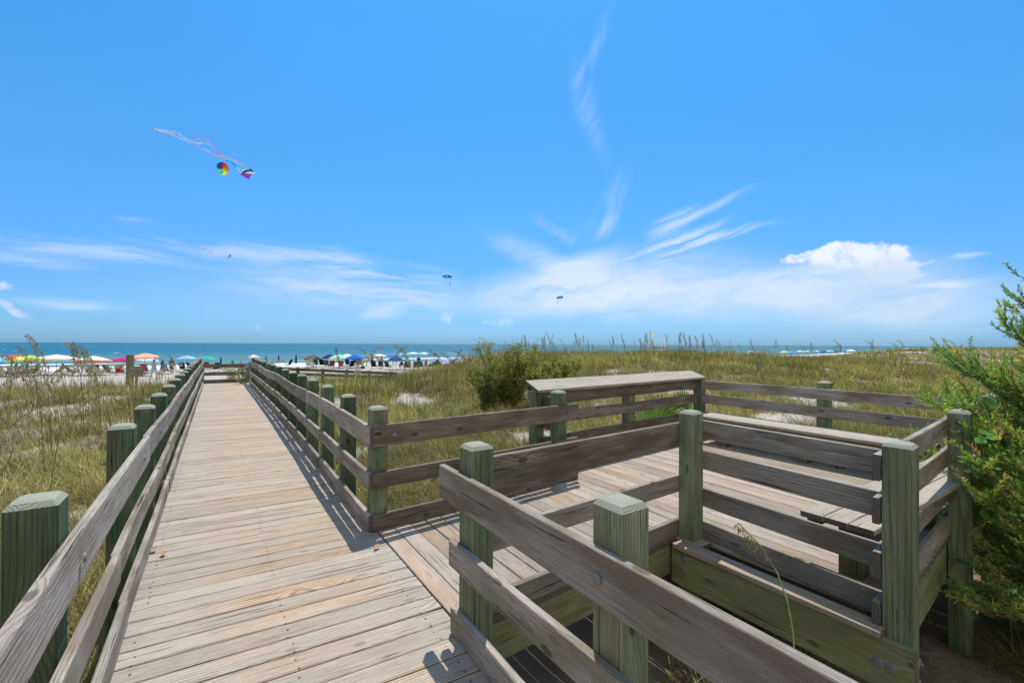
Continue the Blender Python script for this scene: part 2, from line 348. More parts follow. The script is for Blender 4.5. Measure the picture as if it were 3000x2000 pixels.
# ------------------------------------------------------------------ terrain
def ss(a, b, x):
    t = np.clip((x-a)/(b-a), 0, 1); return t*t*(3-2*t)
def sn2(x, y, f, seed):
    r = np.random.default_rng(seed); o = 0
    for k in range(6):
        a = r.uniform(0, 2*PI); ph = r.uniform(0, 2*PI); ff = f*r.uniform(.6, 1.7)
        o = o + np.sin(ff*(x*np.cos(a)+y*np.sin(a))+ph + 1.3*np.sin(ff*.6*(x*np.sin(a)-y*np.cos(a))+ph*2))
    return o/6
def ground(c, s):
    c = np.asarray(c, float); s = np.asarray(s, float)
    h = -.62+.10*sn2(c, s, .55, 3)+.05*sn2(c, s, 1.7, 4)
    amp = 1.52 - .66*ss(25, 37, c)*(1-ss(52, 66, c)) + .1*ss(60, 70, c)
    sc_ = 20.5 - 2.*ss(10, 40, c)
    ridge = amp*ss(7.5, 15, c)*np.exp(-((s-sc_)/8.5)**2)
    ridge = ridge + .35*ss(8, 14, c)*np.exp(-((s-8)/7.)**2)*(1-ss(60, 90, c)*0)
    h = h+ridge*(1+.18*sn2(c, s, .5, 9))
    h = h+.12*np.exp(-((s-24)/6.)**2)*ss(1.5, -6, c)
    pit = ss(.9, 1.7, c)*(1-ss(7.4, 10, c))*(1-ss(4.2, 7.0, s)); h = h*(1-pit)+pit*(-1.0+.04*sn2(c, s, 2.2, 5))
    h = h+.42*np.exp(-((s-18.6)/1.5)**2)*ss(1.7, 3.2, c)*(1-ss(8, 12, c))
    und = (1-ss(.1, 2., np.abs(c-.4)))*.22; h = h-und*(1-pit)
    b = ss(27, 37, s); bz = -1.82+.035*sn2(c, s, .8, 7)+.02*sn2(c, s, 2.4, 8)-.85*ss(72, 93, s)-3.*ss(93, 160, s)
    return h*(1-b)+b*bz
def gz(c, s): return float(ground(c, s))
def on_ground(px, py, tmax=200):
    d = at(px, py, 1.)-Vector((0, 0, 1.6)); t = 2.
    while t < tmax:
        p = Vector((0, 0, 1.6))+d*t
        if p.z < gz(p.x, p.y): break
        t *= 1.006
    return p, t
def grid_mesh(name, xs, ys, zfun, m):
    XX, YY = np.meshgrid(xs, ys, indexing='ij'); ZZ = zfun(XX, YY); n, k = XX.shape
    v = np.stack([XX, YY, ZZ], -1).reshape(-1, 3); i = np.arange(n*k).reshape(n, k)
    f = np.stack([i[:-1, :-1], i[1:, :-1], i[1:, 1:], i[:-1, 1:]], -1).reshape(-1, 4)
    return np_mesh(name, v, f, m)
def np_mesh(name, v, f, m, cols=None, smooth=True, parent=None, mi=None):
    me = bpy.data.meshes.new(name); nf, k = f.shape
    me.vertices.add(len(v)); me.vertices.foreach_set('co', np.ascontiguousarray(v, dtype=np.float32).ravel())
    me.loops.add(nf*k); me.loops.foreach_set('vertex_index', np.ascontiguousarray(f, dtype=np.int32).ravel())
    me.polygons.add(nf); me.polygons.foreach_set('loop_start', np.arange(0, nf*k, k, dtype=np.int32))
    me.polygons.foreach_set('use_smooth', np.full(nf, smooth))
    if mi is not None: me.polygons.foreach_set('material_index', mi.astype(np.int32))
    me.update(calc_edges=True); me.validate()
    if cols is not None:
        ca = me.color_attributes.new('col', 'FLOAT_COLOR', 'POINT')
        ca.data.foreach_set('color', np.concatenate([cols, np.ones((len(cols), 1))], 1).astype(np.float32).ravel())
    for mm in (m if isinstance(m, (list, tuple)) else [m]): me.materials.append(mm)
    return link(bpy.data.objects.new(name, me), parent)
def cover(c, s):
    f = sn2(c, s, 1.15, 21)+.6*sn2(c, s, 2.9, 22)+.35*sn2(c, s, 6., 23)
    v = ss(-.30, .08, f+.32*ss(0, 9, c)+.12*ss(16, 26, s)*(c > 4)-.12*(c < 0)*ss(10, 13, s)+.6*(1-ss(9, 12, s))*ss(-4.5, -1.5, c)*(1-ss(-.2, .2, c))+.5*(s > 5)*(s < 9)*(c > 1)*(c < 4))
    return v*(1-ss(29.5, 32.5, s+1.2*sn2(c, s, .6, 25)))
m, k, b = mat('sand', .95, .1)
P = k.new('ShaderNodeNewGeometry').outputs['Position']; PS = k.sep(P)
n1 = k.noise(P, 1.3, 5, .6); n2 = k.noise(P, 22., 4, .6); n3 = k.noise(P, .35, 4, .6)
litter = k.noise(P, 6., 5, .7)
sand = k.mix(n2, (.34, .305, .26, 1), (.47, .43, .375, 1))
th = k.mix(litter, (.10, .075, .05, 1), (.30, .245, .17, 1))
cvn = k.sep(k.new('ShaderNodeVertexColor', layer_name='col').outputs[0])
cov = k.rng(k.math('ADD', cvn[0], k.math('MULTIPLY', k.math('SUBTRACT', n2, .5), .8)), .25, .75)
c_ = k.mix(cov, sand, th)
wet = k.rng(PS[1], 80., 88.)
c_ = k.mix(k.math('MULTIPLY', wet, .65), c_, (.25, .21, .17, 1))
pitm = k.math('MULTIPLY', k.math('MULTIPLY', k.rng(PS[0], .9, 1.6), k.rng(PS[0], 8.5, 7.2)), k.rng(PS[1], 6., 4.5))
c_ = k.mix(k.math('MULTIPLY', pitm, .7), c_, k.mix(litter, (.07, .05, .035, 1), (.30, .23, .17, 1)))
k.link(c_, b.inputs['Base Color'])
bm = k.new('ShaderNodeBump'); bm.inputs['Distance'].default_value = .03; bm.inputs['Strength'].default_value = .8
k.link(k.math('ADD', k.math('MULTIPLY', n2, .6), litter), bm.inputs['Height']); k.link(bm.outputs[0], b.inputs['Normal'])
M_SAND = m
rr = np.concatenate([[0.01], np.geomspace(.6, 130, 230), np.geomspace(150, 30000, 16)]); aa = np.linspace(0, 2*PI, 721)
RR, AA = np.meshgrid(rr, aa, indexing='ij'); cx, sx = RR*np.sin(AA)+1., RR*np.cos(AA)+1.
v = np.stack([cx, sx, ground(cx, sx)-3.*ss(200, 2000, RR)*(sx > 90)], -1).reshape(-1, 3); ii = np.arange(RR.size).reshape(RR.shape)
f = np.stack([ii[:-1, :-1], ii[:-1, 1:], ii[1:, 1:], ii[1:, :-1]], -1).reshape(-1, 4)
cg = np.repeat(cover(cx, sx).reshape(-1, 1), 3, 1)
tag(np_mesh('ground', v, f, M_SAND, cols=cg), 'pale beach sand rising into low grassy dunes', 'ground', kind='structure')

# ------------------------------------------------------------------ sea
m, k, b = mat('sea_water', .5, .18)
P = k.new('ShaderNodeNewGeometry').outputs['Position']; S = k.sep(P)
ca = k.new('ShaderNodeVertexColor', layer_name='col'); CR = k.sep(ca.outputs[0])
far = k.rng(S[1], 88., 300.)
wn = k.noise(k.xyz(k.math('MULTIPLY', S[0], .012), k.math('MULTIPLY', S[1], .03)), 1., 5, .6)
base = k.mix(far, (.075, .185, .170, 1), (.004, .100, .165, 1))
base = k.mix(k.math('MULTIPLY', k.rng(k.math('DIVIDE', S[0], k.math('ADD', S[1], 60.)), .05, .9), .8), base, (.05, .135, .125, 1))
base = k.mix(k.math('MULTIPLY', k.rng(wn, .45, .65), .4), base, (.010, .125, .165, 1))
rp = k.noise(k.xyz(k.math('MULTIPLY', S[0], .10), k.math('MULTIPLY', S[1], .22)), 1., 6, .65)
base = k.mix(k.math('MULTIPLY', k.rng(rp, .5, .66), .5), base, (.025, .145, .185, 1))
wc = k.noise(k.xyz(k.math('MULTIPLY', S[0], .13), k.math('MULTIPLY', S[1], .035)), 1., 4, .6)
cap = k.math('MULTIPLY', k.rng(wc, .665, .71), k.rng(S[1], 130., 170.))
fn = k.noise(k.xyz(k.math('MULTIPLY', S[0], .5), k.math('MULTIPLY', S[1], .9)), 1., 6, .65)
foam = k.math('MULTIPLY', CR[0], k.rng(fn, .30, .5, .55, 1.))
fo = k.math('MAXIMUM', foam, cap)
k.link(k.mix(fo, base, (.66, .68, .68, 1)), b.inputs['Base Color'])
k.link(k.rng(fo, 0., 1., .5, .95), b.inputs['Roughness'])
bm = k.new('ShaderNodeBump'); bm.inputs['Strength'].default_value = 1.; bm.inputs['Distance'].default_value = .5
k.link(k.math('ADD', rp, k.math('MULTIPLY', fn, .5)), bm.inputs['Height']); k.link(bm.outputs[0], b.inputs['Normal'])
xs = np.concatenate([-np.geomspace(30000, 420, 10), np.arange(-400, 701, 4.), np.geomspace(720, 30000, 10)])
ys = np.concatenate([np.arange(82, 136, .5), np.geomspace(137, 40000, 60)])
XX, YY = np.meshgrid(xs, ys, indexing='ij')
wz = np.zeros_like(XX); fo = np.zeros_like(XX)
for y0, a, wd, sd, thr in ((89.5, .16, 1.6, 1, -.9), (94.5, .42, 1.5, 2, -.35), (100, .5, 1.7, 3, -.1), (107, .55, 2., 4, .0), (118, .5, 2.4, 5, .2), (130, .35, 2.6, 6, .35)):
    yc = y0+1.5*sn2(XX, 0*XX+y0, .03, sd); amp = np.clip(.6+.7*sn2(XX, 0*XX, .05, sd+20), .05, 1.2)
    g = np.exp(-((YY-yc)/wd)**2); wz += a*amp*g
    gm = ss(thr-.15, thr+.25, sn2(XX, 0*XX+sd*9, .045, sd+40)); fo = np.maximum(fo, gm*(np.exp(-((YY-yc-.2)/(wd*.9))**2)+.75*np.exp(-((YY-yc+2.2)/2.2)**2)))
fo = np.maximum(fo, .8*ss(90.5, 88.5, YY+.8*sn2(XX, YY, .2, 77)))
wz += .06*sn2(XX, YY, .5, 60)*(YY < 400)
v = np.stack([XX, YY, -2.6+wz], -1).reshape(-1, 3); ii = np.arange(XX.size).reshape(XX.shape)
f = np.stack([ii[:-1, :-1], ii[1:, :-1], ii[1:, 1:], ii[:-1, 1:]], -1).reshape(-1, 4)
fo = np.clip(fo, 0, 1).reshape(-1, 1)
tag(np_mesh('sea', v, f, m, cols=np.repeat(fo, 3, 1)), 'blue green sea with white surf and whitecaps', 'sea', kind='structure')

# ------------------------------------------------------------------ boardwalk deck
def cl(s): return -.435+max(0., s-4)*.0062      # inner face of the left posts
def cr(s): return 1.15+max(0., min(s, 10)-4)*.014   # inner face of the right posts
bw = thing('boardwalk', 'long straight boardwalk of worn grey and tan planks running to the beach', 'boardwalk')
mb = MB(); s = -1.6
while s < 21.75:
    wd = random.uniform(.137, .141); a = cl(s)+.02; bR = (cr(s) if s > 3.9 else 1.175)
    if s > 20.6: bR = 1.3
    zz = random.uniform(-.002, .002)-.019; sk = -.047+random.uniform(-.002, .002)
    cs = [a-.02, -.0, .4, .8, bR]
    mb.board([(c, s+sk*(c-.35), zz+random.uniform(-.0012, .0012)) for c in cs], (0, 1, 0), Z, wd, .038, ch=.005)
    s += wd+random.choice([.006, .007, .008, .010, .012])
mb.build('planking', [M_DECK, M_BEND], bw)
mb = MB()
for c in (-.33, .36, 1.04):
    mb = MB(); pts = [(c, q, -.145) for q in np.linspace(-1.6, 21.7, 14)]
    mb.board(pts, Z, X, .19, .04)
    mb.build('joist', [M_BEAM, M_BEND], bw)
s = -.4
while s < 21.5:
    mb = MB(); mb.board([(cl(s)-.3, s, -.36), (cr(s)+.3, s, -.36)], Z, Y, .2, .04); s += 2.28
    mb.build('cross_beam', [M_BEAM, M_BEND], bw)

# nails of the planking near the camera
mb = MB()
def disc(mb, c, nrm, r, h, n=12, m=0):
    c = Vector(c); nrm = Vector(nrm).normalized(); a = nrm.orthogonal().normalized(); b_ = nrm.cross(a); i = len(mb.v)
    for rr_, hh_ in ((r, 0), (r*.92, h*.5), (r*.55, h)):
        for k_ in range(n):
            t = 2*PI*k_/n; mb.v.append(tuple(c+a*(rr_*math.cos(t))+b_*(rr_*math.sin(t))+nrm*hh_))
    for L in range(2):
        for k_ in range(n): k2 = (k_+1) % n; mb.face([i+L*n+k_, i+L*n+k2, i+(L+1)*n+k2, i+(L+1)*n+k_], m=m)
    mb.face([i+2*n+k_ for k_ in range(n)], m=m)
s = .4
while s < 9:
    for c in (-.33, .36, 1.04):
        for d in (-.035, .035): disc(mb, (c+random.uniform(-.01, .01), s+d-.047*(c-.35), .0005), Z, .006, .001, 6)
    s += .1445
tag(mb.build('nail', M_NAIL, bw), kind='stuff')

# ------------------------------------------------------------------ railings
def rail_pts(a, b, zc, n=8, jit=.004, zj=.004, zfun=None):
    out = []
    L = math.hypot(b[0]-a[0], b[1]-a[1]); n = max(2, int(L/.35))
    p1, p2 = random.uniform(0, 6), random.uniform(0, 6)
    for i in range(n+1):
        t = i/n; x = a[0]+(b[0]-a[0])*t; y = a[1]+(b[1]-a[1])*t
        nx, ny = -(b[1]-a[1])/L, (b[0]-a[0])/L; j = jit*math.sin(t*L*1.7+p1)
        z = zc+zj*math.sin(t*L*1.2+p2)+(zfun(x, y) if zfun else 0)
        out.append((x+nx*j, y+ny*j, z))
    return out
def add_rail(parent, name, a, b, ztop, h, t=.038, mats=None, zfun=None, bolts=(), bside=None, bz=.5, jit=.004, label=None, br=.019):
    """a,b ground points (c,s) of the rail centre line"""
    a, b = Vector((*a, 0)), Vector((*b, 0)); d = (b-a).normalized(); nrm = Vector((-d.y, d.x, 0))
    mb = MB(); mb.board(rail_pts(a, b, ztop-h/2, zfun=zfun, jit=jit), Z, nrm, h, t)
    o = mb.build(name, mats or [M_RAIL, M_BEND], parent)
    if label: o['label'] = label
    for q in bolts:
        p = a+d*q; sd = bside or 1
        mb = MB(); disc(mb, p+nrm*(sd*(t/2+.0005+jit*.6))+Z*(ztop-h*bz), nrm*sd, br, .008)
        mb.build('bolt', M_BOLT, o, smooth=False)
    return o
def add_post(parent, x, y, z0=-1.3, z1=1.06, w=.14, rz=0., nut=None, lean=None, pm=None):
    mb = MB(); mb.post(x, y, z0, z1, w, rz, lean or (random.uniform(-.006, .006), random.uniform(-.006, .006)))
    o = mb.build('post', [pm or M_POST, M_END], parent)
    if nut:
        nx, ny, z = nut; d = Vector((nx, ny, 0)).normalized(); c = Vector((x, y, z))+d*(w/2)
        mb = MB(); disc(mb, c, d, .02, .004); mb.tube([c+d*.003, c+d*.018], .011, 6); mb.tube([c+d*.015, c+d*.04], .006, 6)
        mb.build('bolt', M_BOLT, o)
    return o
def hump(x, y): return 0.

# left railing of the walk
t = thing('railing', 'railing along the left side of the boardwalk, nearest the open beach', 'railing')
ps = [1.12, 2.27]+[3.99+1.145*i for i in range(15)]
for i, s in enumerate(ps):
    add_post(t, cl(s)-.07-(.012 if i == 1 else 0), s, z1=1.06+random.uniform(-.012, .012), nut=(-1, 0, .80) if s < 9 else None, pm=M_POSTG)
segs = [-1.2, 4.35, 8.05, 12.6, 17.2, 20.9]
for i in range(5):
    a, b_ = segs[i]+(.002 if i else 0), segs[i+1]-.002
    bp = [s-a for s in ps if a < s < b_ and s < 16]
    add_rail(t, 'top_rail', (cl(a)+.019, a), (cl(b_)+.019, b_), .90, .184, bolts=bp, bside=-1, jit=.006)
for i, sg in enumerate([-1.2, 3.1, 7.2, 11.8, 16.3, 20.9][:-1]):
    b_ = [-1.2, 3.1, 7.2, 11.8, 16.3, 20.9][i+1]-.003
    add_rail(t, 'middle_rail', (cl(sg)+.019, sg), (cl(b_)+.019, b_), .50, .138, jit=.005)
for i, sg in enumerate([-1.2, 3.35, 6.1, 10.4, 15., 20.5][:-1]):
    b_ = [-1.2, 3.35, 6.1, 10.4, 15., 20.5][i+1]-.003
    add_rail(t, 'kick_board', (cl(sg)+.021, sg), (cl(b_)+.021, b_), .142, .138, jit=.004)
# right railing of the walk, beyond the platform
t = thing('railing', 'railing along the right side of the boardwalk beyond the platform corner', 'railing')
ps = [3.995]+[5.13+1.145*i for i in range(14)]
for s in ps:
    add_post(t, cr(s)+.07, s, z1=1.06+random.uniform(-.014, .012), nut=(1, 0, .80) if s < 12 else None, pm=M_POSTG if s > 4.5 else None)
kn = lambda x, y: .012*math.sin(y*1.1+1.5)
for nm, zt, h, cut in (('top_rail', .90, .184, [3.885, 7.4, 11.9, 16.4, 20.7]), ('middle_rail', .50, .138, [3.885, 6.2, 10.9, 15.4, 20.6]), ('kick_board', .142, .138, [3.885, 6.25, 10.8, 15.3, 20.4])):
    for a, b_ in zip(cut[:-1], cut[1:]):
        add_rail(t, nm, (cr(a)-.020, a+.001), (cr(b_)-.020, b_-.002), zt, h, zfun=kn if nm == 'top_rail' else None)
add_rail(t, 'sloping_rail', (cr(20.7)-.03, 20.72), (1.02, 21.62), .72, .17, zfun=lambda x, y: .0+.15-(y-20.72)*.30)
add_rail(t, 'sloping_rail', (cr(20.7)-.03, 20.66), (1.02, 21.6), .38, .13, zfun=lambda x, y: .09-(y-20.66)*.14)
add_post(t, 1.17, 21.3, z1=.75)
# fence across the end of the walk
t = thing('railing', 'low railing across the far end of the boardwalk, in front of the beach', 'railing')
for c in (-.36, 1.36): add_post(t, c, 21.9, z1=.83)
for nm, zt, h in (('top_rail', .76, .15), ('middle_rail', .44, .14), ('kick_board', .145, .14)):
    add_rail(t, nm, (-.42, 21.79), (1.4, 21.79-.06), zt, h, mats=[M_RAILD, M_BEND])
# ramp going off to the right behind the dunes
rf = lambda x, y: -.072*(x-1.4)
t = thing('railing', 'low dark railing of the side ramp running right behind the dune grass', 'railing')
for i in range(6):
    c = 1.95+.98*i; add_post(t, c, 20.6+random.uniform(-.03, .03), z1=.74+rf(c, 0), w=.12, pm=M_RAILD)
for a, b_ in ((1.45, 4.4), (4.4, 7.1)):
    add_rail(t, 'top_rail', (a, 20.5), (b_-.003, 20.5), .70, .13, mats=[M_RAILD, M_BEND], zfun=rf)
    add_rail(t, 'middle_rail', (a, 20.5), (b_-.003, 20.5), .52, .13, mats=[M_RAILD, M_BEND], zfun=rf)
t = thing('ramp', 'side ramp of boards turning right at the end of the boardwalk', 'ramp')
mb = MB(); c = 1.32
while c < 10.3:
    z = -.02+rf(c, 0)*1.0; mb.board([(c, 20.55, z), (c, 22.0, z)], X, Z, .138, .038); c += .145
mb.build('planking', [M_DECK, M_BEND], t)
mb = MB(); mb.board([(1.4, 22.02, -.12), (10.3, 22.02, -.12-.64)], Z, Y, .19, .04); mb.build('beam', [M_BEAM, M_BEND], t)
mb = MB(); mb.board([(1.4, 20.58, -.12), (10.3, 20.58, -.12-.64)], Z, Y, .19, .04); mb.build('beam', [M_BEAM, M_BEND], t)

# near right railing of the walk (big rail in the foreground)
t = thing('railing', 'foreground railing slanting across the lower right, between walk and platform', 'railing')
add_post(t, 1.22, 2.209, z1=1.06, lean=(0, 0)); add_post(t, 1.217, 1.144, z1=1.06, lean=(0, 0)); add_post(t, 1.217, .02, z1=1.06)
add_rail(t, 'top_rail', (1.125, 2.44), (1.108, -1.2), .90, .184, bolts=[.245, 1.30], bside=-1, jit=.004, br=.021, bz=.52)
add_rail(t, 'middle_rail', (1.127, 2.305), (1.11, -1.2), .512, .138, jit=.008)
add_rail(t, 'kick_board', (1.127, 2.30), (1.11, -1.2), .146, .14, jit=.006)
# platform entrance railing
t = thing('railing', 'railing beside the platform entrance, starting at the boardwalk corner post', 'railing')
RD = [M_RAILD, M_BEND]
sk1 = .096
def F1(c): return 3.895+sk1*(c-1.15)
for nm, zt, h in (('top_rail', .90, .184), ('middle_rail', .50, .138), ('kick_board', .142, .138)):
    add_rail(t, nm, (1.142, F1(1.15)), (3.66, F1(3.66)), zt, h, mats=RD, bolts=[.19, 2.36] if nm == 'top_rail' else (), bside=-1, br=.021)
add_post(t, 3.42, F1(3.42)+.09, z1=1.06, rz=.09, lean=(0, 0))
# near side of the entrance
def F2(c): return 2.209+.07*(c-1.22)
t = thing('railing', 'railing on the near side of the platform entrance, ending at the tall inner post', 'railing')
for nm, zt, h in (('top_rail', .945, .20), ('middle_rail', .515, .138), ('kick_board', .142, .138)):
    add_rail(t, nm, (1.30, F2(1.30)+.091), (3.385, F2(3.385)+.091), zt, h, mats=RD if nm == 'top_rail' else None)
add_post(t, 3.338, 2.357, z1=1.06, rz=.05, lean=(0, 0), nut=(.3, -1, .80))
# inner side facing the foreground: four rails
R4 = (('top_rail', .98, .15), ('upper_rail', .725, .15), ('middle_rail', .417, .148), ('kick_board', .138, .142))
t = thing('railing', 'four rail railing between the two tall posts in front of the platform floor', 'railing')
for nm, zt, h in R4: add_rail(t, nm, (3.43, 2.37), (3.36, 1.072), zt, h)
# near right side
def F4(c): return .953+.094*(c-3.27)
t = thing('railing', 'railing on the near right side of the platform, beside the cedar', 'railing')
for nm, zt, h in R4: add_rail(t, nm, (3.19, F4(3.19)+.092), (7.24, F4(7.24)+.092), zt, h)
add_post(t, 3.27, F4(3.27), z0=-1.3, rz=.09, lean=(0, 0)); add_post(t, 5.34, F4(5.34), rz=.09); add_post(t, 7.36, F4(7.36), rz=.09)
# seaward long side
t = thing('railing', 'long railing on the right side of the platform behind the bench', 'railing')
for nm, zt, h in R4: add_rail(t, nm, (7.27, 1.36), (7.29, 4.93), zt, h)
add_post(t, 7.385, 3.02, z1=1.09, w=.15); add_post(t, 7.41, 5.06, z1=1.03, w=.15)
# far side with the leaning counter
def F6(c): return 4.70+.094*(c-3.96)
t = thing('railing', 'far side railing of the platform topped by a broad tilted counter board', 'railing')
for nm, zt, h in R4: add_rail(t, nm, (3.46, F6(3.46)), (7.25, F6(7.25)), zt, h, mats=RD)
add_post(t, 3.50, F6(3.5)+.09, z1=1.02, rz=.09); add_post(t, 5.42, F6(5.42)+.1, z1=1.02, w=.15, rz=.09)
td = Vector((0, -.29, .955)).normalized(); ww = Vector((.094, .955, .30)).normalized()
mb = MB(); mb.board([(x, F6(x)+.075, 1.062) for x in np.linspace(3.40, 7.42, 12)], ww, ww.cross(Vector((1, .094, 0)).normalized()), .34, .038)
o = mb.build('counter', [M_DECK, M_BEND], t); o['label'] = 'pale broad board tilted towards the platform'
# short left side
t = thing('railing', 'short railing closing the gap between entrance railing and counter', 'railing')
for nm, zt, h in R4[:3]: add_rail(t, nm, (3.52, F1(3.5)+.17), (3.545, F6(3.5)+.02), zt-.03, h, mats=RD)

# ------------------------------------------------------------------ platform floor
pf = thing('viewing_platform', 'square wooden viewing platform with grey board floor beside the boardwalk', 'platform')
mb = MB(); c = 1.19+.072
while c < 7.35:
    wd = random.uniform(.137, .141)
    if c < 3.22: s0, s1 = F2(c)+.07, F1(c)+.03
    else: s0, s1 = F4(c)+.06, (F1(c)+.03 if c < 3.4 else F6(c)+.03)
    if 3.2 < c < 3.34: s0 = 2.2
    n = max(3, int((s1-s0)/.6)); zz = -.019+random.uniform(-.002, .002)
    mb.board([(c+.001*math.sin(i), s0+(s1-s0)*i/n, zz+random.uniform(-.0015, .0015)) for i in range(n+1)], X, Z, wd, .038, ch=.005)
    c += wd+random.choice([.005, .006, .008, .010])
mb.build('planking', [M_FLOOR, M_BEND], pf)
mb = MB(); mb.board([(3.19+.0, 1.0, -.0165), (3.19, 1.6, -.017), (3.185, 2.37, -.018)], X, Z, .136, .038)
o = mb.build('edge_board', [M_FLOOR, M_BEND], pf)
def beam(a, b_, ztop, h, bolts=(), side=1, name='beam'):
    a, b_ = Vector((*a, 0)), Vector((*b_, 0)); d = (b_-a).normalized(); nrm = Vector((-d.y, d.x, 0))
    mb = MB(); n = 6; mb.board([a.lerp(b_, i/n)+Z*(ztop-h/2) for i in range(n+1)], Z, nrm, h, .04)
    o = mb.build(name, [M_BEAM, M_BEND], pf)
    for q, z in bolts:
        c = a+d*q+nrm*(side*.0205)+Z*z; mb = MB(); disc(mb, c, nrm*side, .03, .007); mb.tube([c+nrm*side*.004, c+nrm*side*.016], .012, 6); mb.build('bolt', M_BOLT, o)
    return o
beam((1.25, F2(1.25)+.10), (3.16, F2(3.16)+.10), -.042, .24)
beam((3.178, .862), (3.168, 2.40), -.042, .285, bolts=[(.10, -.19), (.16, -.19), (1.42, -.10), (1.42, -.20)], side=1)
beam((3.30, F4(3.3)+.10), (7.3, F4(7.3)+.10), -.042, .36)
beam((7.31, 1.3), (7.31, 5.0), -.042, .3)
beam((3.45, F6(3.45)+.0), (7.28, F6(7.28)), -.042, .3)
beam((1.2, F1(1.2)), (3.5, F1(3.5)), -.042, .24)
for c in (4.3, 5.3, 6.3): beam((c, F4(c)+.14), (c, F6(c)-.03), -.042, .18, name='joist')
for c in (1.9, 2.6): beam((c, F2(c)+.15), (c, F1(c)-.03), -.042, .18, name='joist')
for z in (-.17, -.29):
    mb = MB(); q = Vector((3.31, F4(3.27)-.0705, z)); disc(mb, q, -Y, .028, .006); mb.tube([q, q-Y*.016], .012, 6)
    mb.build('bolt', M_BOLT, pf)

# ------------------------------------------------------------------ benches
def bench(label, x0, x1, y0, y1, axis, legs, leg_w=.14):
    t = thing('bench', label, 'bench', ((x0+x1)/2, (y0+y1)/2, 0)); ox, oy = (x0+x1)/2, (y0+y1)/2
    mb = MB(); ax = Y if axis == 'y' else X; ac = X if axis == 'y' else Y
    lo, hi = (y0, y1) if axis == 'y' else (x0, x1); a0, a1 = (x0, x1) if axis == 'y' else (y0, y1)
    n = round((a1-a0)/.147); wd = (a1-a0)/n
    for i in range(n):
        c = a0+wd*(i+.5); zz = .431+random.uniform(-.0015, .0015)
        pts = [(ax*(lo+(hi-lo)*j/6)+ac*c+Z*zz)-Vector((ox, oy, 0)) for j in range(7)]
        mb.board(pts, ac, Z, wd-.007, .038)
    mb.build('seat', [M_DECK, M_BEND], t)
    for c in (a0+.05, a1-.05):
        mb = MB(); mb.board([ax*(lo+.04)+ac*c+Z*.372-Vector((ox, oy, 0)), ax*(hi-.04)+ac*c+Z*.372-Vector((ox, oy, 0))], Z, ac, .078, .038); mb.build('apron', RD, t)
    for p in legs:
        mb = MB(); p = Vector((p[0]-ox, p[1]-oy, 0)); mb.board([p+Z*.001, p+Z*.333], X, Y, leg_w, leg_w); mb.build('leg', [M_BEAM, M_BEND], t)
    return t
bench('long bench along the right railing, pale slatted seat on short legs', 6.66, 7.22, 1.72, 4.62, 'y', [(6.80, 1.95), (6.80, 3.04), (6.80, 4.2)], .13)
bench('short bench by the near right railing, its sawn end towards the tall post', 3.44, 6.56, 1.13, 1.56, 'x', [(3.78, 1.36), (5.3, 1.38)])

# ------------------------------------------------------------------ dune grass
def leafmat(name, trans=.35, rough=.6, spec=.25):
    m, k, b = mat(name, rough, spec)
    c = k.new('ShaderNodeVertexColor', layer_name='col').outputs[0]
    k.link(c, b.inputs['Base Color'])
    tr = k.new('ShaderNodeBsdfTranslucent'); k.link(k.mix(1., c, (1.5, 1.6, .9, 1), 'MULTIPLY'), tr.inputs['Color'])
    mx = k.new('ShaderNodeMixShader'); mx.inputs[0].default_value = trans
    k.link(b.outputs[0], mx.inputs[1]); k.link(tr.outputs[0], mx.inputs[2]); k.link(mx.outputs[0], k.n['Material Output'].inputs[0])
    return m
M_LEAF = leafmat('leaf_blade', .28, .7, .12)
def blades(root, hd, L, wdt, lean, curve, cols, seg=3, tipc=None):
    """numpy grass blades: arcs that start up and bend over towards heading hd"""
    n = len(root); t = np.linspace(0, 1, seg+1)
    dx, dy = np.cos(hd), np.sin(hd); V = np.zeros((n, (seg+1)*2, 3))
    ang = lean[:, None]+curve[:, None]*t[None, :]
    ds = (L/seg)[:, None]
    r = np.cumsum(np.concatenate([np.zeros((n, 1)), np.sin((ang[:, 1:]+ang[:, :-1])/2)*ds], 1), 1)
    z = np.cumsum(np.concatenate([np.zeros((n, 1)), np.cos((ang[:, 1:]+ang[:, :-1])/2)*ds], 1), 1)
    ww = wdt[:, None]*(1-.88*t[None, :]**1.6)*.5
    sa = hd+PI/2+rng.uniform(-.9, .9, n); wx, wy = np.cos(sa), np.sin(sa)
    for i in range(seg+1):
        for j, sg in ((0, -1), (1, 1)):
            V[:, 2*i+j, 0] = root[:, 0]+dx*r[:, i]+sg*wx*ww[:, i]; V[:, 2*i+j, 1] = root[:, 1]+dy*r[:, i]+sg*wy*ww[:, i]
            V[:, 2*i+j, 2] = root[:, 2]+z[:, i]
    base = (np.arange(n)*(seg+1)*2)[:, None]
    F = np.concatenate([np.concatenate([base+2*i, base+2*i+1, base+2*i+3, base+2*i+2], 1) for i in range(seg)], 0)
    C = np.repeat(cols[:, None, :], (seg+1)*2, 1)
    tip = np.repeat(t, 2)[None, :, None]; C = C*(1-.35*tip)+np.array([.36, .30, .15])*(.35*tip)
    return V.reshape(-1, 3), F, C.reshape(-1, 3)
def free(c, s):
    """not under the walk, ramp or platform"""
    a = ((c > -.55) & (c < 1.38) & (s < 22.3)); p = ((c > 1.1) & (c < 7.45) & (s < 5.15) & (s > 1.0)) & ~((c < 3.1) & (s > 4.1)) | ((c > 1.1) & (c < 3.1) & (s > -2) & (s < 2.3))
    r = ((c > 1.1) & (c < 10.4) & (s > 20.4) & (s < 22.2))
    return ~(a | p | r)
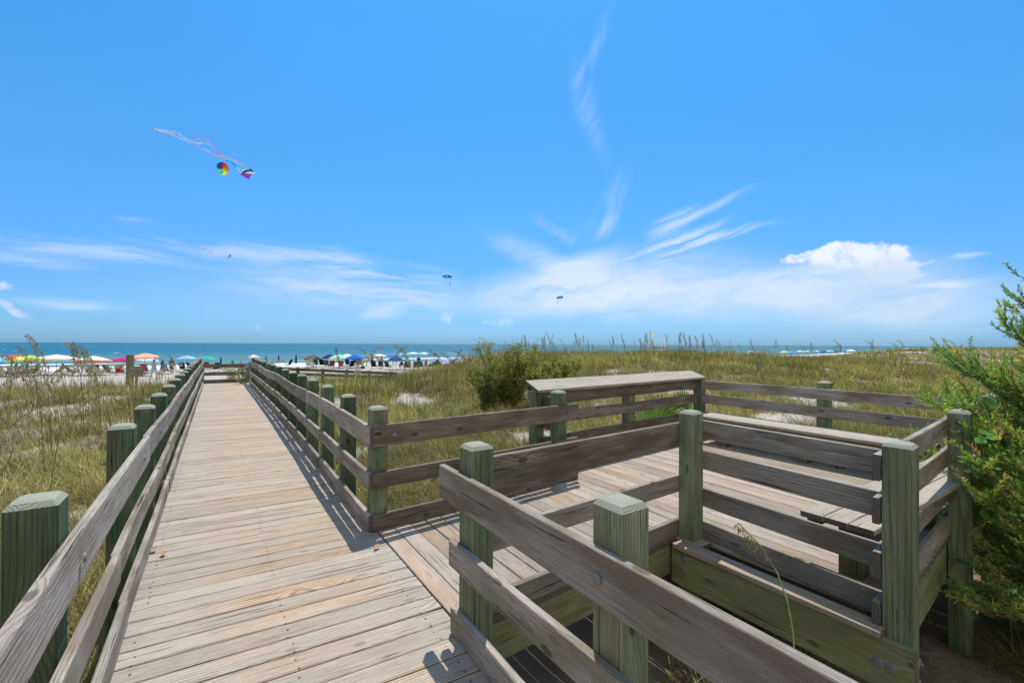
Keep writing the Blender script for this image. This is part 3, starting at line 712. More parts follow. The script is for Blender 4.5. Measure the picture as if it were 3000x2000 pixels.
def frustum(n, r0, r1, p=1.):
    r = r0+(r1-r0)*rng.uniform(0, 1, n)**p; a = YAW+rng.uniform(-1.02, 1.04, n)
    return r*np.sin(a), r*np.cos(a), r
PAL = np.array([[.10, .148, .03], [.185, .225, .045], [.32, .30, .075], [.07, .085, .028], [.46, .35, .14], [.58, .47, .25], [.20, .125, .065], [.10, .065, .038]])
def tufts(N, nb, r0, r1, prob, h, wmin, wk, lean, curve, spread, pw=1., density=None, sel=.25, hs=None):
    c, s, r = frustum(N, r0, r1, pw)
    cv = cover(c, s)
    keep = free(c, s) & (rng.uniform(0, 1, N) < np.clip(cv, .03, 1)) & (s < 33) & (s > -6)
    if density is not None: keep &= rng.uniform(0, 1, N) < density(c, s)
    c, s, r = c[keep], s[keep], r[keep]; N = len(c)
    tone = rng.choice(len(PAL), N, p=prob); zone = sn2(c, s, .7, 31)+.7*sn2(c, s, 2.1, 32)
    tone = np.where((zone > .12) & (rng.uniform(0, 1, N) < .8), rng.choice([6, 7, 3, 7, 0], N), tone); tone = np.where((zone < -.30) & (rng.uniform(0, 1, N) < .6), rng.choice([4, 5, 2], N), tone)
    n = N*nb; i = np.repeat(np.arange(N), nb)
    a = rng.uniform(0, 2*PI, n); q = rng.uniform(0, 1, n)**.7*spread*(1+r[i]*.02)
    rc, rs = c[i]+np.cos(a)*q, s[i]+np.sin(a)*q
    ok = free(rc, rs); i, a, rc, rs = i[ok], a[ok], rc[ok], rs[ok]; n = len(rc)
    own = rng.uniform(0, 1, n) < sel
    cc = PAL[np.where(own, rng.choice(len(PAL), n, p=prob), tone[i])]*rng.uniform(.6, 1.4, (n, 1))*rng.uniform(.75, 1.25, (N, 1))[i]
    L = rng.uniform(h[0], h[1], n)*rng.uniform(.75, 1.2, N)[i]
    if hs is not None: L *= hs(rc, rs)
    wd = np.maximum(wmin, wk*r[i])*rng.uniform(.7, 1.3, n)
    root = np.stack([rc, rs, ground(rc, rs)-.02], 1)
    # the sea breeze bends everything the same way a little
    hd = a*.6+.4*2.6+rng.normal(0, .5, n)
    return blades(root, hd, L, wd, rng.uniform(*lean, n), rng.uniform(*curve, n), cc)
def join(parts):
    V, F, C = [], [], []; o = 0
    for v, f, c in parts: V.append(v); F.append(f+o); C.append(c); o += len(v)
    return np.concatenate(V), np.concatenate(F), np.concatenate(C)
Pg = [.17, .17, .13, .16, .09, .06, .12, .10]; Pd = [.03, .05, .10, .05, .22, .25, .17, .13]; Pt = [.20, .12, .08, .34, .05, .04, .07, .10]
Pb = [.05, .04, .03, .08, .10, .08, .34, .28]
v, f, c = join([
    tufts(6400, 28, 1.2, 14, Pg, (.20, .70), .0045, .0009, (.1, 1.1), (.5, 2.0), .12, sel=.4),
    tufts(13500, 24, 9, 46, Pg, (.22, .56), .006, .0008, (.1, .7), (.4, 1.6), .2, sel=.4),
    tufts(4500, 14, 8, 75, Pg, (.25, .5), .01, .0009, (.05, .6), (.4, 1.3), .35, density=lambda c, s: (c > 14)*1.),
    tufts(9000, 12, 50, 150, Pg, (.3, .7), .01, .0009, (.05, .6), (.4, 1.3), .6, density=lambda c, s: (c > 30)*1.)])
tag(np_mesh('dune_grass', v, f, M_LEAF, cols=c, smooth=False), 'olive green beach grass in clumps over the dunes', 'grass', kind='stuff')
v, f, c = join([
    tufts(5600, 36, 1.2, 13, Pd, (.12, .46), .0035, .0008, (.6, 1.4), (.5, 2.1), .24, sel=.6),
    tufts(9000, 20, 8, 48, Pd, (.15, .42), .006, .0008, (.4, 1.2), (.4, 1.8), .3, sel=.6),
    tufts(4200, 26, 1.5, 14, Pb, (.2, .55), .004, .0008, (.1, 1.2), (.2, 1.6), .3, sel=.4, density=lambda c, s: ss(-.05, .5, sn2(c, s, .8, 51)+.6*sn2(c, s, 2.2, 52))),
    tufts(10000, 18, 8, 50, Pb, (.25, .62), .006, .0008, (.1, 1.), (.2, 1.3), .3, sel=.4, density=lambda c, s: ss(.0, .5, sn2(c, s, .8, 51)+.6*sn2(c, s, 2.2, 52)))])
tag(np_mesh('dry_grass', v, f, M_LEAF, cols=c, smooth=False), 'straw and brown dead grass lying between the green clumps', 'dry grass', kind='stuff')
v, f, c = join([
    tufts(1300, 7, 4, 16, Pt, (.5, .95), .004, .0006, (.0, .22), (.05, .5), .25, density=lambda c, s: ss(8, 13, s)*(c < 0)+.3*(c > 0)),
    tufts(2600, 8, 10, 30, Pt, (.6, 1.15), .006, .00055, (.0, .25), (.05, .5), .35, density=lambda c, s: ((s > 12) & (c < -1.2))*.9),
    tufts(2600, 12, 15, 27, Pt, (.5, .85), .007, .0007, (.0, .3), (.05, .7), .3, density=lambda c, s: ((s > 16) & (s < 20.2) & (c > 1.4) & (c < 12))*1.),
    tufts(6500, 8, 12, 50, Pt, (.42, .85), .006, .0006, (.0, .2), (.05, .5), .3, density=lambda c, s: np.clip(.25+ss(10, 18, s), 0, 1))])
tag(np_mesh('reed_grass', v, f, M_LEAF, cols=c, smooth=False), 'tall thin upright stems of beach grass on the dune crest', 'grass', kind='stuff')

def patch(N, nb, box, prob, h, wd_, lean, curve, spread):
    c = rng.uniform(box[0], box[1], N); s = rng.uniform(box[2], box[3], N); n = N*nb; i = np.repeat(np.arange(N), nb); a = rng.uniform(0, 2*PI, n); q = rng.uniform(0, 1, n)*spread
    rc, rs = c[i]+np.cos(a)*q, s[i]+np.sin(a)*q; cc = PAL[rng.choice(len(PAL), n, p=prob)]*rng.uniform(.8, 1.3, (n, 1)); root = np.stack([rc, rs, ground(rc, rs)-.01], 1)
    return blades(root, a+rng.normal(0, .5, n), rng.uniform(h[0], h[1], n), np.full(n, wd_)*rng.uniform(.7, 1.3, n), rng.uniform(*lean, n), rng.uniform(*curve, n), cc, 5)
v, f, c = join([patch(260, 14, (1.3, 3.2, -.4, 2.3), [.02, .03, .1, .05, .2, .2, .25, .15], (.12, .4), .004, (1.1, 1.5), (.1, .8), .25), patch(420, 14, (3.2, 8.5, -2.2, 1.3), [.02, .03, .1, .05, .2, .15, .25, .2], (.12, .4), .004, (1.1, 1.5), (.1, .8), .25),
                patch(70, 12, (1.9, 2.9, 1.1, 2.0), [.15, .35, .2, .0, .15, .15, .0, .0], (.3, .7), .007, (.1, .8), (.8, 2.4), .08), patch(30, 9, (1.4, 2.6, .6, 1.9), [.2, .3, .2, .0, .15, .15, .0, .0], (.2, .45), .006, (.1, .8), (.8, 2.4), .08), patch(50, 9, (3.6, 8., -2., .9), [.4, .3, .1, .1, .05, .05, .0, .0], (.2, .45), .005, (.1, .7), (.8, 1.8), .08)])
tag(np_mesh('ground_litter', v, f, M_LEAF, cols=c, smooth=False), 'dead straw and a few green blades on the shaded ground beside the platform', 'litter', kind='stuff')

# ------------------------------------------------------------------ sea oats
def oat(name_label, seed, H=1.1, droop=.9, head=.32, lean=.15, col=(.40, .33, .17), th=.0035, group=None, n=90, scol=(.20, .22, .09)):
    rd = random.Random(seed)
    t = thing('sea_oats', name_label, 'sea oats', group=group)
    mb = MB(); pts = []; x = z = 0; N = 12; ang = lean
    for i in range(N+1):
        q = i/N; pts.append(Vector((x, .01*math.sin(q*5+seed), z)))
        ang = lean+droop*max(0, q-.55)**1.5*3.2
        x += math.sin(ang)*H/N; z += math.cos(ang)*H/N
    cols = []
    def fc(mb, ps, c):
        i = len(mb.v); mb.v += [tuple(p) for p in ps]; mb.face(list(range(i, i+len(ps))), None, c)
    mb.tube(pts, [th*(1-.6*i/N) for i in range(N+1)], 5, rnd=scol)
    for kk in range(3):
        q = rd.uniform(.05, .45); p = pts[int(q*N)]; a = rd.uniform(0, 6.28); L = rd.uniform(.25, .45)*H; d = Vector((math.cos(a), math.sin(a), 0)); w_ = Vector((-d.y, d.x, 0))*.004
        prev = None
        for j in range(6):
            u = j/5; c_ = p+d*(L*.55*u**1.3)+Z*(L*(.75*u-.55*u*u)); e = w_*(1-u*.9)
            if prev: fc(mb, [prev[0], prev[1], c_+e, c_-e], scol)
            prev = (c_-e, c_+e)
    mb.build('stalk', M_VC, t)
    mb = MB(); s0 = 1-head/H
    for kk in range(n):
        q = s0+(1-s0)*kk/n; f_ = q*N; i = min(int(f_), N-1); p = pts[i].lerp(pts[i+1], f_-i)
        a = rd.uniform(0, 6.28); d = Vector((math.cos(a)*.5+.3, math.sin(a)*.5, -.25)).normalized()
        L = .066*(1-.5*(q-s0)/(1-s0))*rd.uniform(.7, 1.15); e = p+d*L*.6; tip = e+(Vector((d.x*.2, d.y*.2, -1))).normalized()*L*.6
        sd = d.cross(Z).normalized()*.0042; s2 = d*.0042; fz = rd.uniform(.65, 1.3); cc = tuple(v*fz for v in col)
        fc(mb, [p, p+Vector((0, 0, .002)), e+Vector((0, 0, .002)), e], cc)
        fc(mb, [e, (e+tip)/2+sd, tip, (e+tip)/2-sd], cc); fc(mb, [e, (e+tip)/2+s2, tip, (e+tip)/2-s2], cc)
    mb.build('seed_head', M_VC, t)
    return t
m, k, b = mat('oat_straw', .7, .2); cvx = k.new('ShaderNodeVertexColor', layer_name='rnd').outputs[0]; k.link(cvx, b.inputs['Base Color'])
tr = k.new('ShaderNodeBsdfTranslucent'); k.link(cvx, tr.inputs['Color']); mx = k.new('ShaderNodeMixShader'); mx.inputs[0].default_value = .3
k.link(b.outputs[0], mx.inputs[1]); k.link(tr.outputs[0], mx.inputs[2]); k.link(mx.outputs[0], k.n['Material Output'].inputs[0]); M_VC = m
def put_oat(src, px, py, Yd, rz, label, group=None, lean_s=1.):
    """top of the stalk where the photograph shows it, foot on the dune"""
    p = at(px, py, Yd); o = copy_tree(src); tag(o, label, None, group); H = p.z-gz(p.x, p.y)
    sc_ = H/src['h']; o.scale = (sc_*lean_s, sc_*lean_s, sc_)
    off = Matrix.Rotation(rz, 3, 'Z') @ Vector((src['dx']*sc_*lean_s, 0, 0)); o.location = (p.x-off.x, p.y-off.y, gz(p.x, p.y)-.01)
    o.rotation_euler = (0, 0, rz); return o
def dims(o):
    mx_ = max((Vector(v.co) for ch in o.children for v in ch.data.vertices), key=lambda v: v.z); o['h'] = mx_.z; o['dx'] = mx_.x; return o
protos = [dims(oat('proto', 1, 1.15, .8, .36, .10, th=.0028)), dims(oat('proto', 2, 1.0, 1.6, .34, .12, (.46, .38, .20), th=.0028)), dims(oat('proto', 3, .9, .35, .26, .06, (.28, .21, .11), th=.0028)), dims(oat('proto', 4, .7, 2.4, .3, .3, (.62, .54, .34), th=.003, scol=(.30, .30, .14)))]
RZ = PI-YAW   # towards the left of the view
for px, py, Yd, pi_, rz, lb in ((82, 975, 8, 0, RZ, 'tallest sea oats stalk on the left, its head standing above the horizon'), (55, 1008, 8.3, 0, RZ, 'sea oats stalk left of the tallest one, in front of the yellow umbrella'),
        (196, 1000, 9, 1, RZ, 'sea oats stalk with a full head right of the white umbrella'), (217, 997, 10, 2, RZ, 'slim dark sea oats head between two fuller ones on the left'), (237, 1006, 10, 0, RZ, 'sea oats stalk before the pale green umbrella, rightmost of three close together'),
        (12, 1034, 7, 1, RZ, 'sea oats stalk cut by the left edge over the blue striped umbrella'), (96, 1042, 9, 0, RZ, 'low sea oats head in front of the yellow umbrella rim'), (245, 1062, 8, 3, 0, 'bent sea oats head drooping before the white umbrella rim'),
        (120, 1062, 7, 1, 0, 'heavy bushy sea oats head below the yellow umbrella'), (35, 1068, 7, 3, 0, 'arched sea oats head before the people at the left edge'), (320, 1138, 5.6, 1, 0, 'pale sea oats head curving up beside the first tall posts'),
        (172, 1182, 5.2, 3, 0, 'drooping sea oats in the middle of the left dune'), (60, 1248, 4.4, 3, 0, 'sea oats head arching low by the left edge of the dune'), (280, 1268, 4.2, 3, RZ, 'golden sea oats head lying over the grass left of the first round topped post'),
        (494, 1035, 16, 0, RZ, 'sea oats head in front of the man in dark shirt'), (516, 1060, 15, 3, 0, 'bowed sea oats beside the light blue umbrella'), (340, 1066, 11, 3, 0, 'brown sea oats head left of the square post in the sand')):
    put_oat(protos[pi_], px, py, Yd, rz, lb)
for i, (px, py, Yd, pi_) in enumerate(((1120, 1012, 16, 1), (1150, 1006, 16, 1), (1178, 1016, 15, 0), (1194, 1012, 17, 1), (1254, 1022, 16, 1), (1330, 1024, 15, 1), (1352, 1018, 15, 0), (985, 1014, 17, 2), (1046, 1013, 18, 1), (1095, 1038, 14, 3), (1290, 1030, 16, 1), (1370, 1035, 15, 3), (822, 1050, 17, 3), (893, 1040, 17, 3), (780, 1040, 18, 2))):
    put_oat(protos[pi_], px, py, Yd, RZ if i % 3 else 0, 'brown sea oats head before the beach, between the walk and the yellow green bush', 'sea oats between the walk and the bush')
rd = random.Random(5)
for i in range(46):
    px = rd.uniform(1530, 2080); py = rd.uniform(970, 1006); put_oat(protos[rd.choice((0, 2, 2, 2, 1))], px, py, rd.uniform(19, 27), rd.choice((0, RZ, 1., 2.)), 'one of the sea oats standing against the sky on the dune crest', 'sea oats on the dune crest', .8)
for i in range(34):
    px = rd.uniform(2090, 2840); py = rd.uniform(990, 1022); put_oat(protos[rd.choice((0, 1, 2))], px, py, rd.uniform(24, 36), rd.choice((0, RZ, 1., 2.)), 'one of the far sea oats rising along the horizon right of the lifeguard stand', 'far sea oats to the right')
for i in range(52):
    px = rd.uniform(1520, 2850); py = rd.uniform(1040, 1130); q, t_ = on_ground(px, py+rd.uniform(30, 60), 60)
    o = copy_tree(protos[3]); tag(o, 'one of the pale drooping sea oats scattered over the right dune', None, 'pale sea oats on the right dune'); sc_ = rd.uniform(.8, 1.2); o.scale = (sc_, sc_, sc_); o.location = (q.x, q.y, gz(q.x, q.y)); o.rotation_euler = (0, 0, rd.uniform(0, 6.28))
for p_ in protos:
    for ch in list(p_.children): bpy.data.objects.remove(ch)
    bpy.data.objects.remove(p_)
# the single green stalk before the inner railing
o = oat('single green sea oats stalk with one bent head, growing up between foreground rail and platform', 8, 1.86, 1.05, .17, .03, (.34, .30, .10), th=.0075, n=46, scol=(.42, .50, .18))
o.location = (2.50, 1.12, -1.1); o.rotation_euler = (0, 0, PI-YAW-.2)

# ------------------------------------------------------------------ shrubs and trees
def leafcloud(cent, rad, n, size, cols, up=.3, jitter=.3):
    """n small leaf quads inside soft ellipsoids given as centres and radii"""
    cent = np.asarray(cent); rad = np.asarray(rad); i = rng.integers(0, len(cent), n)
    d = rng.normal(0, 1, (n, 3)); d /= np.linalg.norm(d, axis=1)[:, None]; q = rng.uniform(.25, 1., (n, 1))**.5
    p = cent[i]+d*q*rad[i]; return leaves(p, size, cols, d, up)
def leaves(p, size, cols, d=None, up=.3, aspect=.4):
    n = len(p); a = rng.normal(0, 1, (n, 3))+(0 if d is None else d*.9); a[:, 2] += up; a /= np.linalg.norm(a, axis=1)[:, None]
    b = np.cross(a, rng.normal(0, 1, (n, 3))); b /= np.linalg.norm(b, axis=1)[:, None]
    L = size*rng.uniform(.6, 1.3, (n, 1)); V = np.stack([p, p+a*L*.5+b*L*aspect*.5, p+a*L, p+a*L*.5-b*L*aspect*.5], 1).reshape(-1, 3)
    F = np.arange(4*n).reshape(n, 4); C = np.repeat(cols[rng.integers(0, len(cols), n)]*rng.uniform(.7, 1.3, (n, 1)), 4, 0)
    return V, F, C
M_BARK = plain('twig_bark', (.13, .09, .065), .9, .1, var=.3)
M_LEAF2 = leafmat('shrub_leaf', .4, .5, .35)
def branch_path(p, d, L, bend, n=8, rd=random):
    pts = [Vector(p)]; d = Vector(d).normalized()
    for i in range(n):
        d = (d+Vector((rd.uniform(-1, 1), rd.uniform(-1, 1), rd.uniform(-.6, 1)))*bend).normalized(); pts.append(pts[-1]+d*(L/n))
    return pts
# wax myrtle style bush left of the counter
def bush(name, label, base, stems, H, spread, nl, size, cols, seed, top_twigs=0, cat='bush', thin=1.):
    rd = random.Random(seed); t = thing(name, label, cat, base)
    mb = MB(); pl = []
    for i in range(stems):
        a = rd.uniform(0, 6.28); d = Vector((math.cos(a)*spread, math.sin(a)*spread, 1.)); h = H*rd.uniform(.65, 1.)
        pts = branch_path((rd.uniform(-.15, .15), rd.uniform(-.15, .15), -.1), d, h*1.05, .14, 9, rd); mb.tube(pts, [.022*thin*(1-.8*j/9) for j in range(10)], 5)
        for j in range(2, 10):
            for q in range(3):
                dd = Vector((rd.uniform(-1, 1), rd.uniform(-1, 1), rd.uniform(-.1, 1))); tw = branch_path(pts[j], dd, rd.uniform(.15, .42)*H/2, .25, 4, rd)
                mb.tube(tw, [.006*thin, .005*thin, .004*thin, .003*thin, .002*thin], 3, cap=False)
                for s_ in range(len(tw)-1):
                    for e in range(2): pl.append(tw[s_].lerp(tw[s_+1], rd.random()))
    for i in range(top_twigs):
        pts = branch_path((rd.uniform(-.25, .5), rd.uniform(-.3, .3), H*rd.uniform(.6, .8)), (rd.uniform(-.5, .5), rd.uniform(-.5, .5), 1), H*rd.uniform(.2, .36), .2, 6, rd); mb.tube(pts, [.005*(1-.12*j) for j in range(7)], 3, cap=False)
    mb.build('branches', M_BARK, t)
    pl = np.array([tuple(p) for p in pl]); pp = pl[rng.integers(0, len(pl), nl)]+rng.normal(0, .05*H/2, (nl, 3))
    V, F, C = leaves(pp, size, cols, None, .5)
    np_mesh('foliage', V, F, M_LEAF2, cols=C, smooth=False, parent=t)
    return t
YG = np.array([[.25, .26, .05], [.34, .33, .06], [.14, .17, .04], [.38, .34, .09], [.08, .095, .03], [.19, .155, .07]])
GG = np.array([[.08, .13, .04], [.12, .17, .05], [.16, .20, .06], [.06, .09, .035]])
def site(px, py, Yd): q = at(px, py, Yd); return (q.x, q.y, gz(q.x, q.y))
bush('wax_myrtle', 'tall yellow green bush with dark bare twigs on top, left of the counter', site(1490, 1150, 15.5), 20, 2.35, .5, 36000, .058, YG, 3, 46)
bush('wax_myrtle', 'broad yellow green bush joined to the right of the tall one', site(1592, 1150, 15.6), 19, 1.75, .66, 36000, .058, YG, 4, 14)
bush('wax_myrtle', 'small green bush at the left foot of the tall yellow green bush', site(1425, 1150, 15.), 9, 1.5, .35, 14000, .06, np.concatenate([YG, GG]), 5)
bush('shrub', 'pale flowering shrub growing over the far right corner of the boardwalk', site(712, 1100, 21.2), 9, 1.7, .55, 4200, .055, np.array([[.36, .36, .16], [.45, .36, .26], [.2, .24, .09], [.5, .45, .3]]), 6)
bush('shrub', 'shrub climbing the railing where the boardwalk ends', site(745, 1110, 18.5), 7, 1.5, .5, 3600, .055, np.array([[.25, .28, .10], [.38, .33, .16], [.14, .18, .06]]), 7)
for px, py, Yd, H, lb in ((1010+230, 1150, 13.5, .75, 'low pale leaved shrub in the dune between the walk and the yellow green bush'), (1330, 1150, 13., .8, 'low shrub with small pale leaves, just left of the yellow green bush'), (2140, 1060, 22, .7, 'low pale green shrub on the dune above the counter end')):
    bush('shrub', lb, site(px, py, Yd), 9, H, .9, 3200, .04, np.array([[.35, .36, .16], [.22, .25, .1], [.42, .38, .2]]), int(px), thin=.6)
# saw palmetto behind the far railing
def palmetto(label, base, fans, seed):
    rd = random.Random(seed); t = thing('palmetto', label, 'palmetto', base)
    for a, el_, L, R_ in fans:
        d = Vector((math.cos(a)*math.cos(el_), math.sin(a)*math.cos(el_), math.sin(el_))); hub = d*L
        mb = MB(); mb.tube([Vector((0, 0, -.05)), d*L*.5+Z*.02, hub], [.012, .009, .007], 5, rnd=(.16, .22, .06)); mb.build('stem', M_VC, t)
        sd = d.cross(Z).normalized(); up = sd.cross(d).normalized(); mb = MB(); n = 19
        for i in range(n):
            q = -1.9+3.8*i/(n-1); ld = (d*math.cos(q)+sd*math.sin(q)+up*.12).normalized(); Lr = R_*(1-.12*abs(q))*rd.uniform(.9, 1.05); ws = ld.cross(up).normalized()*.022
            fz = rd.uniform(.75, 1.25); cc = tuple(v*fz for v in (.16, .26, .045)); p0, p1, p2, p3 = hub, hub+ld*Lr*.45, hub+ld*Lr*.8-Z*.02, hub+ld*Lr-Z*.07; fold = up*.012
            for sg in (-1, 1):
                k_ = len(mb.v); mb.v += [tuple(p0), tuple(p1-fold), tuple(p1+ws*sg), tuple(p0+ws*sg*.2)]; mb.face([k_, k_+1, k_+2, k_+3], None, cc)
                k_ = len(mb.v); mb.v += [tuple(p1-fold), tuple(p2-fold*.6), tuple(p2+ws*sg*.7), tuple(p1+ws*sg)]; mb.face([k_, k_+1, k_+2, k_+3], None, cc)
                k_ = len(mb.v); mb.v += [tuple(p2-fold*.6), tuple(p3), tuple(p2+ws*sg*.7)]; mb.face([k_, k_+1, k_+2], None, cc)
        mb.build('fan_leaf', M_VC, t)
L_ = PI-YAW
palmetto('green palmetto with fan leaves behind the far railing', site(1965, 1240, 8.7), [(L_, .95, 1.0, .55), (L_+.3, 1.25, 1.15, .5), (L_-1.4, 1.2, 1.1, .5), (L_+1.2, .9, .95, .5), (L_+2.7, 1.05, 1.05, .5), (L_+3.4, 1.35, 1.25, .45), (L_-.5, .7, .8, .5), (L_+.9, 1.0, 1.2, .5)], 3)

# red cedar at the right edge
def cedar(base):
    rd = random.Random(21); t = thing('cedar', 'green red cedar leaning over the right corner of the platform', 'cedar', base)
    mb = MB(); trunk = branch_path((0, 0, -.1), (-.05, .02, 1), 4.1, .05, 12, rd); mb.tube(trunk, [.08*(1-.85*i/12) for i in range(13)], 7); mb.build('trunk', M_BARK, t)
    mb = MB(); P_, D_, S_ = [], [], []
    for i in range(235):
        q = .05+.93*(i/235)**1.05; k_ = min(11, int(q*12)); p = trunk[k_].lerp(trunk[k_+1], q*12-k_)
        a = i*2.4+rd.uniform(-.3, .3); L = (1.60*(1-q)**.5+.12)*rd.uniform(.66, 1.1)*(1. if q < .6 else .9); rise = .15+.75*q
        d = Vector((math.cos(a), math.sin(a), rise)); pts = branch_path(p, d, L, .11, 9, rd)
        pts = [v+Z*(.10*(j/9)**2) for j, v in enumerate(pts)]
        mb.tube(pts, [.016*(1-.85*j/9) for j in range(10)], 4, cap=False)
        sparse = .30 if q > .55 else 1.
        for j in range(2, 10):
            for s_ in range(5 if j > 4 else 3):
                if rd.random() > sparse: continue
                sd = (Vector((rd.uniform(-1, 1), rd.uniform(-1, 1), rd.uniform(-.35, .8)))+(pts[j]-pts[j-1]).normalized()*1.3).normalized()
                tw = branch_path(pts[j].lerp(pts[j-1], rd.random()), sd, rd.uniform(.14, .34)*(1.1-.3*q), .16, 5, rd)
                mb.tube(tw, [.0035, .003, .0026, .002, .0016, .0012], 3, cap=False)
                tone = rd.random()
                for e in range(1, 6):
                    for g in range(14):
                        P_.append(tw[e-1].lerp(tw[e], rd.random())); dd = (tw[e]-tw[e-1]).normalized(); D_.append(dd); S_.append(tone)
    mb.build('branches', M_BARK, t)
    P_ = np.array([tuple(v) for v in P_]); D_ = np.array([tuple(v) for v in D_]); S_ = np.array(S_); n = len(P_)
    a = rng.normal(0, .62, (n, 3))+D_; a[:, 2] += .15; a /= np.linalg.norm(a, axis=1)[:, None]; b = np.cross(a, rng.normal(0, 1, (n, 3))); b /= np.linalg.norm(b, axis=1)[:, None]
    L = rng.uniform(.022, .058, (n, 1)); w_ = .0046; V = np.stack([P_-b*w_*.6, P_+a*L*.5-b*w_, P_+a*L, P_+a*L*.5+b*w_], 1).reshape(-1, 3)
    c0 = np.array([[.21, .33, .08], [.32, .40, .085], [.16, .27, .10], [.44, .42, .11], [.40, .27, .13]])
    ci = np.where(S_ < .35, 0, np.where(S_ < .6, 1, np.where(S_ < .78, 2, np.where(S_ < .93, 3, 4)))); C = np.repeat(c0[ci]*rng.uniform(.65, 1.35, (n, 1)), 4, 0)
    np_mesh('foliage', V, np.arange(4*n).reshape(n, 4), M_LEAF2, cols=C, smooth=False, parent=t)
    return t
cedar((6.34, .28, -1.1))
# vine with round leaves on the near corner post and under the platform
def vine(label, base, pts, n, size, seed, spreadz=.06):
    t = thing('vine', label, 'vine', base); rd = random.Random(seed); mb = MB(); pts = [Vector(p) for p in pts]; mb.tube(pts, .0025, 4, rnd=(.2, .2, .08)); mb.build('stem', M_VC, t)
    mb = MB()
    for i in range(n):
        k_ = rd.randrange(len(pts)-1); c = pts[k_].lerp(pts[k_+1], rd.random())+Vector((rd.uniform(-.05, .05), rd.uniform(-.05, .05), rd.uniform(-spreadz, spreadz))); nr = Vector((rd.uniform(-.7, .2), rd.uniform(-.8, .0), rd.uniform(.3, 1))).normalized(); u = nr.orthogonal().normalized(); w_ = nr.cross(u); R_ = size*rd.uniform(.6, 1.2)
        fz = rd.uniform(.7, 1.3); cc = tuple(v*fz for v in (.09, .22, .035)); b_ = len(mb.v); mb.v.append(tuple(c))
        for j in range(9): mb.v.append(tuple(c+u*(R_*math.cos(j*2*PI/9)*(1.25 if j == 0 else 1))+w_*(R_*.85*math.sin(j*2*PI/9))+nr*(R_*.15)))
        for j in range(9): mb.face([b_, b_+1+j, b_+1+(j+1) % 9], None, cc)
    mb.build('leaves', M_VC, t)
vine('bright green vine leaves climbing the post beside the cedar', (5.22, .98, .0), [(0, 0, .2), (.03, -.02, .5), (-.02, -.03, .8), (.06, -.02, 1.0), (.2, .05, 1.12)], 30, .04, 4)
vine('low round leaved vine on the shaded ground behind the foreground rail', (1.75, .75, -1.08), [(-.4, -.3, .04), (-.1, .1, .08), (.3, .2, .05), (.5, .6, .06)], 26, .035, 6, .05)
vine('vine with small green leaves under the long bench', (6.95, 3.2, .0), [(-.1, -.6, .03), (0, -.1, .1), (.05, .4, .06), (0, .8, .04)], 26, .03, 9, .03)

# ------------------------------------------------------------------ beach umbrellas
def fabric(col):
    nm = 'fabric_%02d_%02d_%02d' % tuple(int(c*99) for c in col)
    if nm in MATS: return MATS[nm]
    m, k, b = mat(nm, .8, .15); b.inputs['Base Color'].default_value = (*col, 1)
    tr = k.new('ShaderNodeBsdfTranslucent'); tr.inputs['Color'].default_value = (*col, 1); mx = k.new('ShaderNodeMixShader'); mx.inputs[0].default_value = .35
    k.link(b.outputs[0], mx.inputs[1]); k.link(tr.outputs[0], mx.inputs[2]); k.link(mx.outputs[0], k.n['Material Output'].inputs[0]); MATS[nm] = m; return m
M_POLE = plain('umbrella_pole', (.16, .17, .19), .5, .4); M_WPOLE = plain('white_pole', (.6, .6, .6), .5, .4)
WH = (.80, .78, .74); AQ = (.25, .62, .66); NV = (.02, .035, .14); BL = (.015, .17, .62); LB = (.38, .58, .78)
def umbrella(label, px, ptop, wpx, Yd, cols, tilt=(0, 0), rise=.30, valance=True, bands=None, foot=None, group=None):
    """px, ptop: apex in the photograph, wpx its width there, Yd its distance"""
    p = at(px, ptop, Yd); R_ = wpx/2*Yd/1333.; g = gz(p.x, p.y); t = thing('beach_umbrella', label, 'umbrella', (p.x, p.y, g), 0, group)
    H = p.z-g; rt = Matrix.Rotation(tilt[0], 4, Vector((RGT[0], RGT[1], 0))) @ Matrix.Rotation(tilt[1], 4, Vector((FWD[0], FWD[1], 0)))
    n = 16; mb = MB(); rings_ = [(0, 0), (.35, .10), (.68, .42), (.9, .8), (1., 1.)]; ms = [fabric(c) for c in cols]; nb = len(cols)
    apex = Vector((0, 0, H)); V = []
    for f_, dz in rings_:
        for i in range(n):
            a = 2*PI*i/n+.2; sag = 1. if i % 2 == 0 else .965
            V.append(apex+rt @ Vector((R_*f_*sag*math.cos(a), R_*f_*sag*math.sin(a), -R_*rise*(.62*f_+.38*dz) - (0 if i % 2 == 0 else R_*.015*f_))))
    if valance:
        for i in range(n):
            a = 2*PI*i/n+.2; V.append(apex+rt @ Vector((R_*1.0*math.cos(a), R_*1.0*math.sin(a), -R_*rise-R_*(.10 if i % 2 else .13))))
    mb.v = [tuple(v) for v in V]; L = len(V)//n
    for r_ in range(L-1):
        for i in range(n):
            i2 = (i+1) % n; m_ = (bands[min(r_, len(bands)-1)] if bands else (i//2) % nb)
            mb.face([r_*n+i, r_*n+i2, (r_+1)*n+i2, (r_+1)*n+i] if r_ else [i, n+i2, n+i] if False else [r_*n+i, r_*n+i2, (r_+1)*n+i2, (r_+1)*n+i], m=m_)
    mb.build('canopy', ms, t)
    mb = MB(); mb.tube([Vector((0, 0, -.1)), apex*.5, apex+rt @ Vector((0, 0, .06))], .024, 6); mb.build('pole', M_POLE, t)
    return t
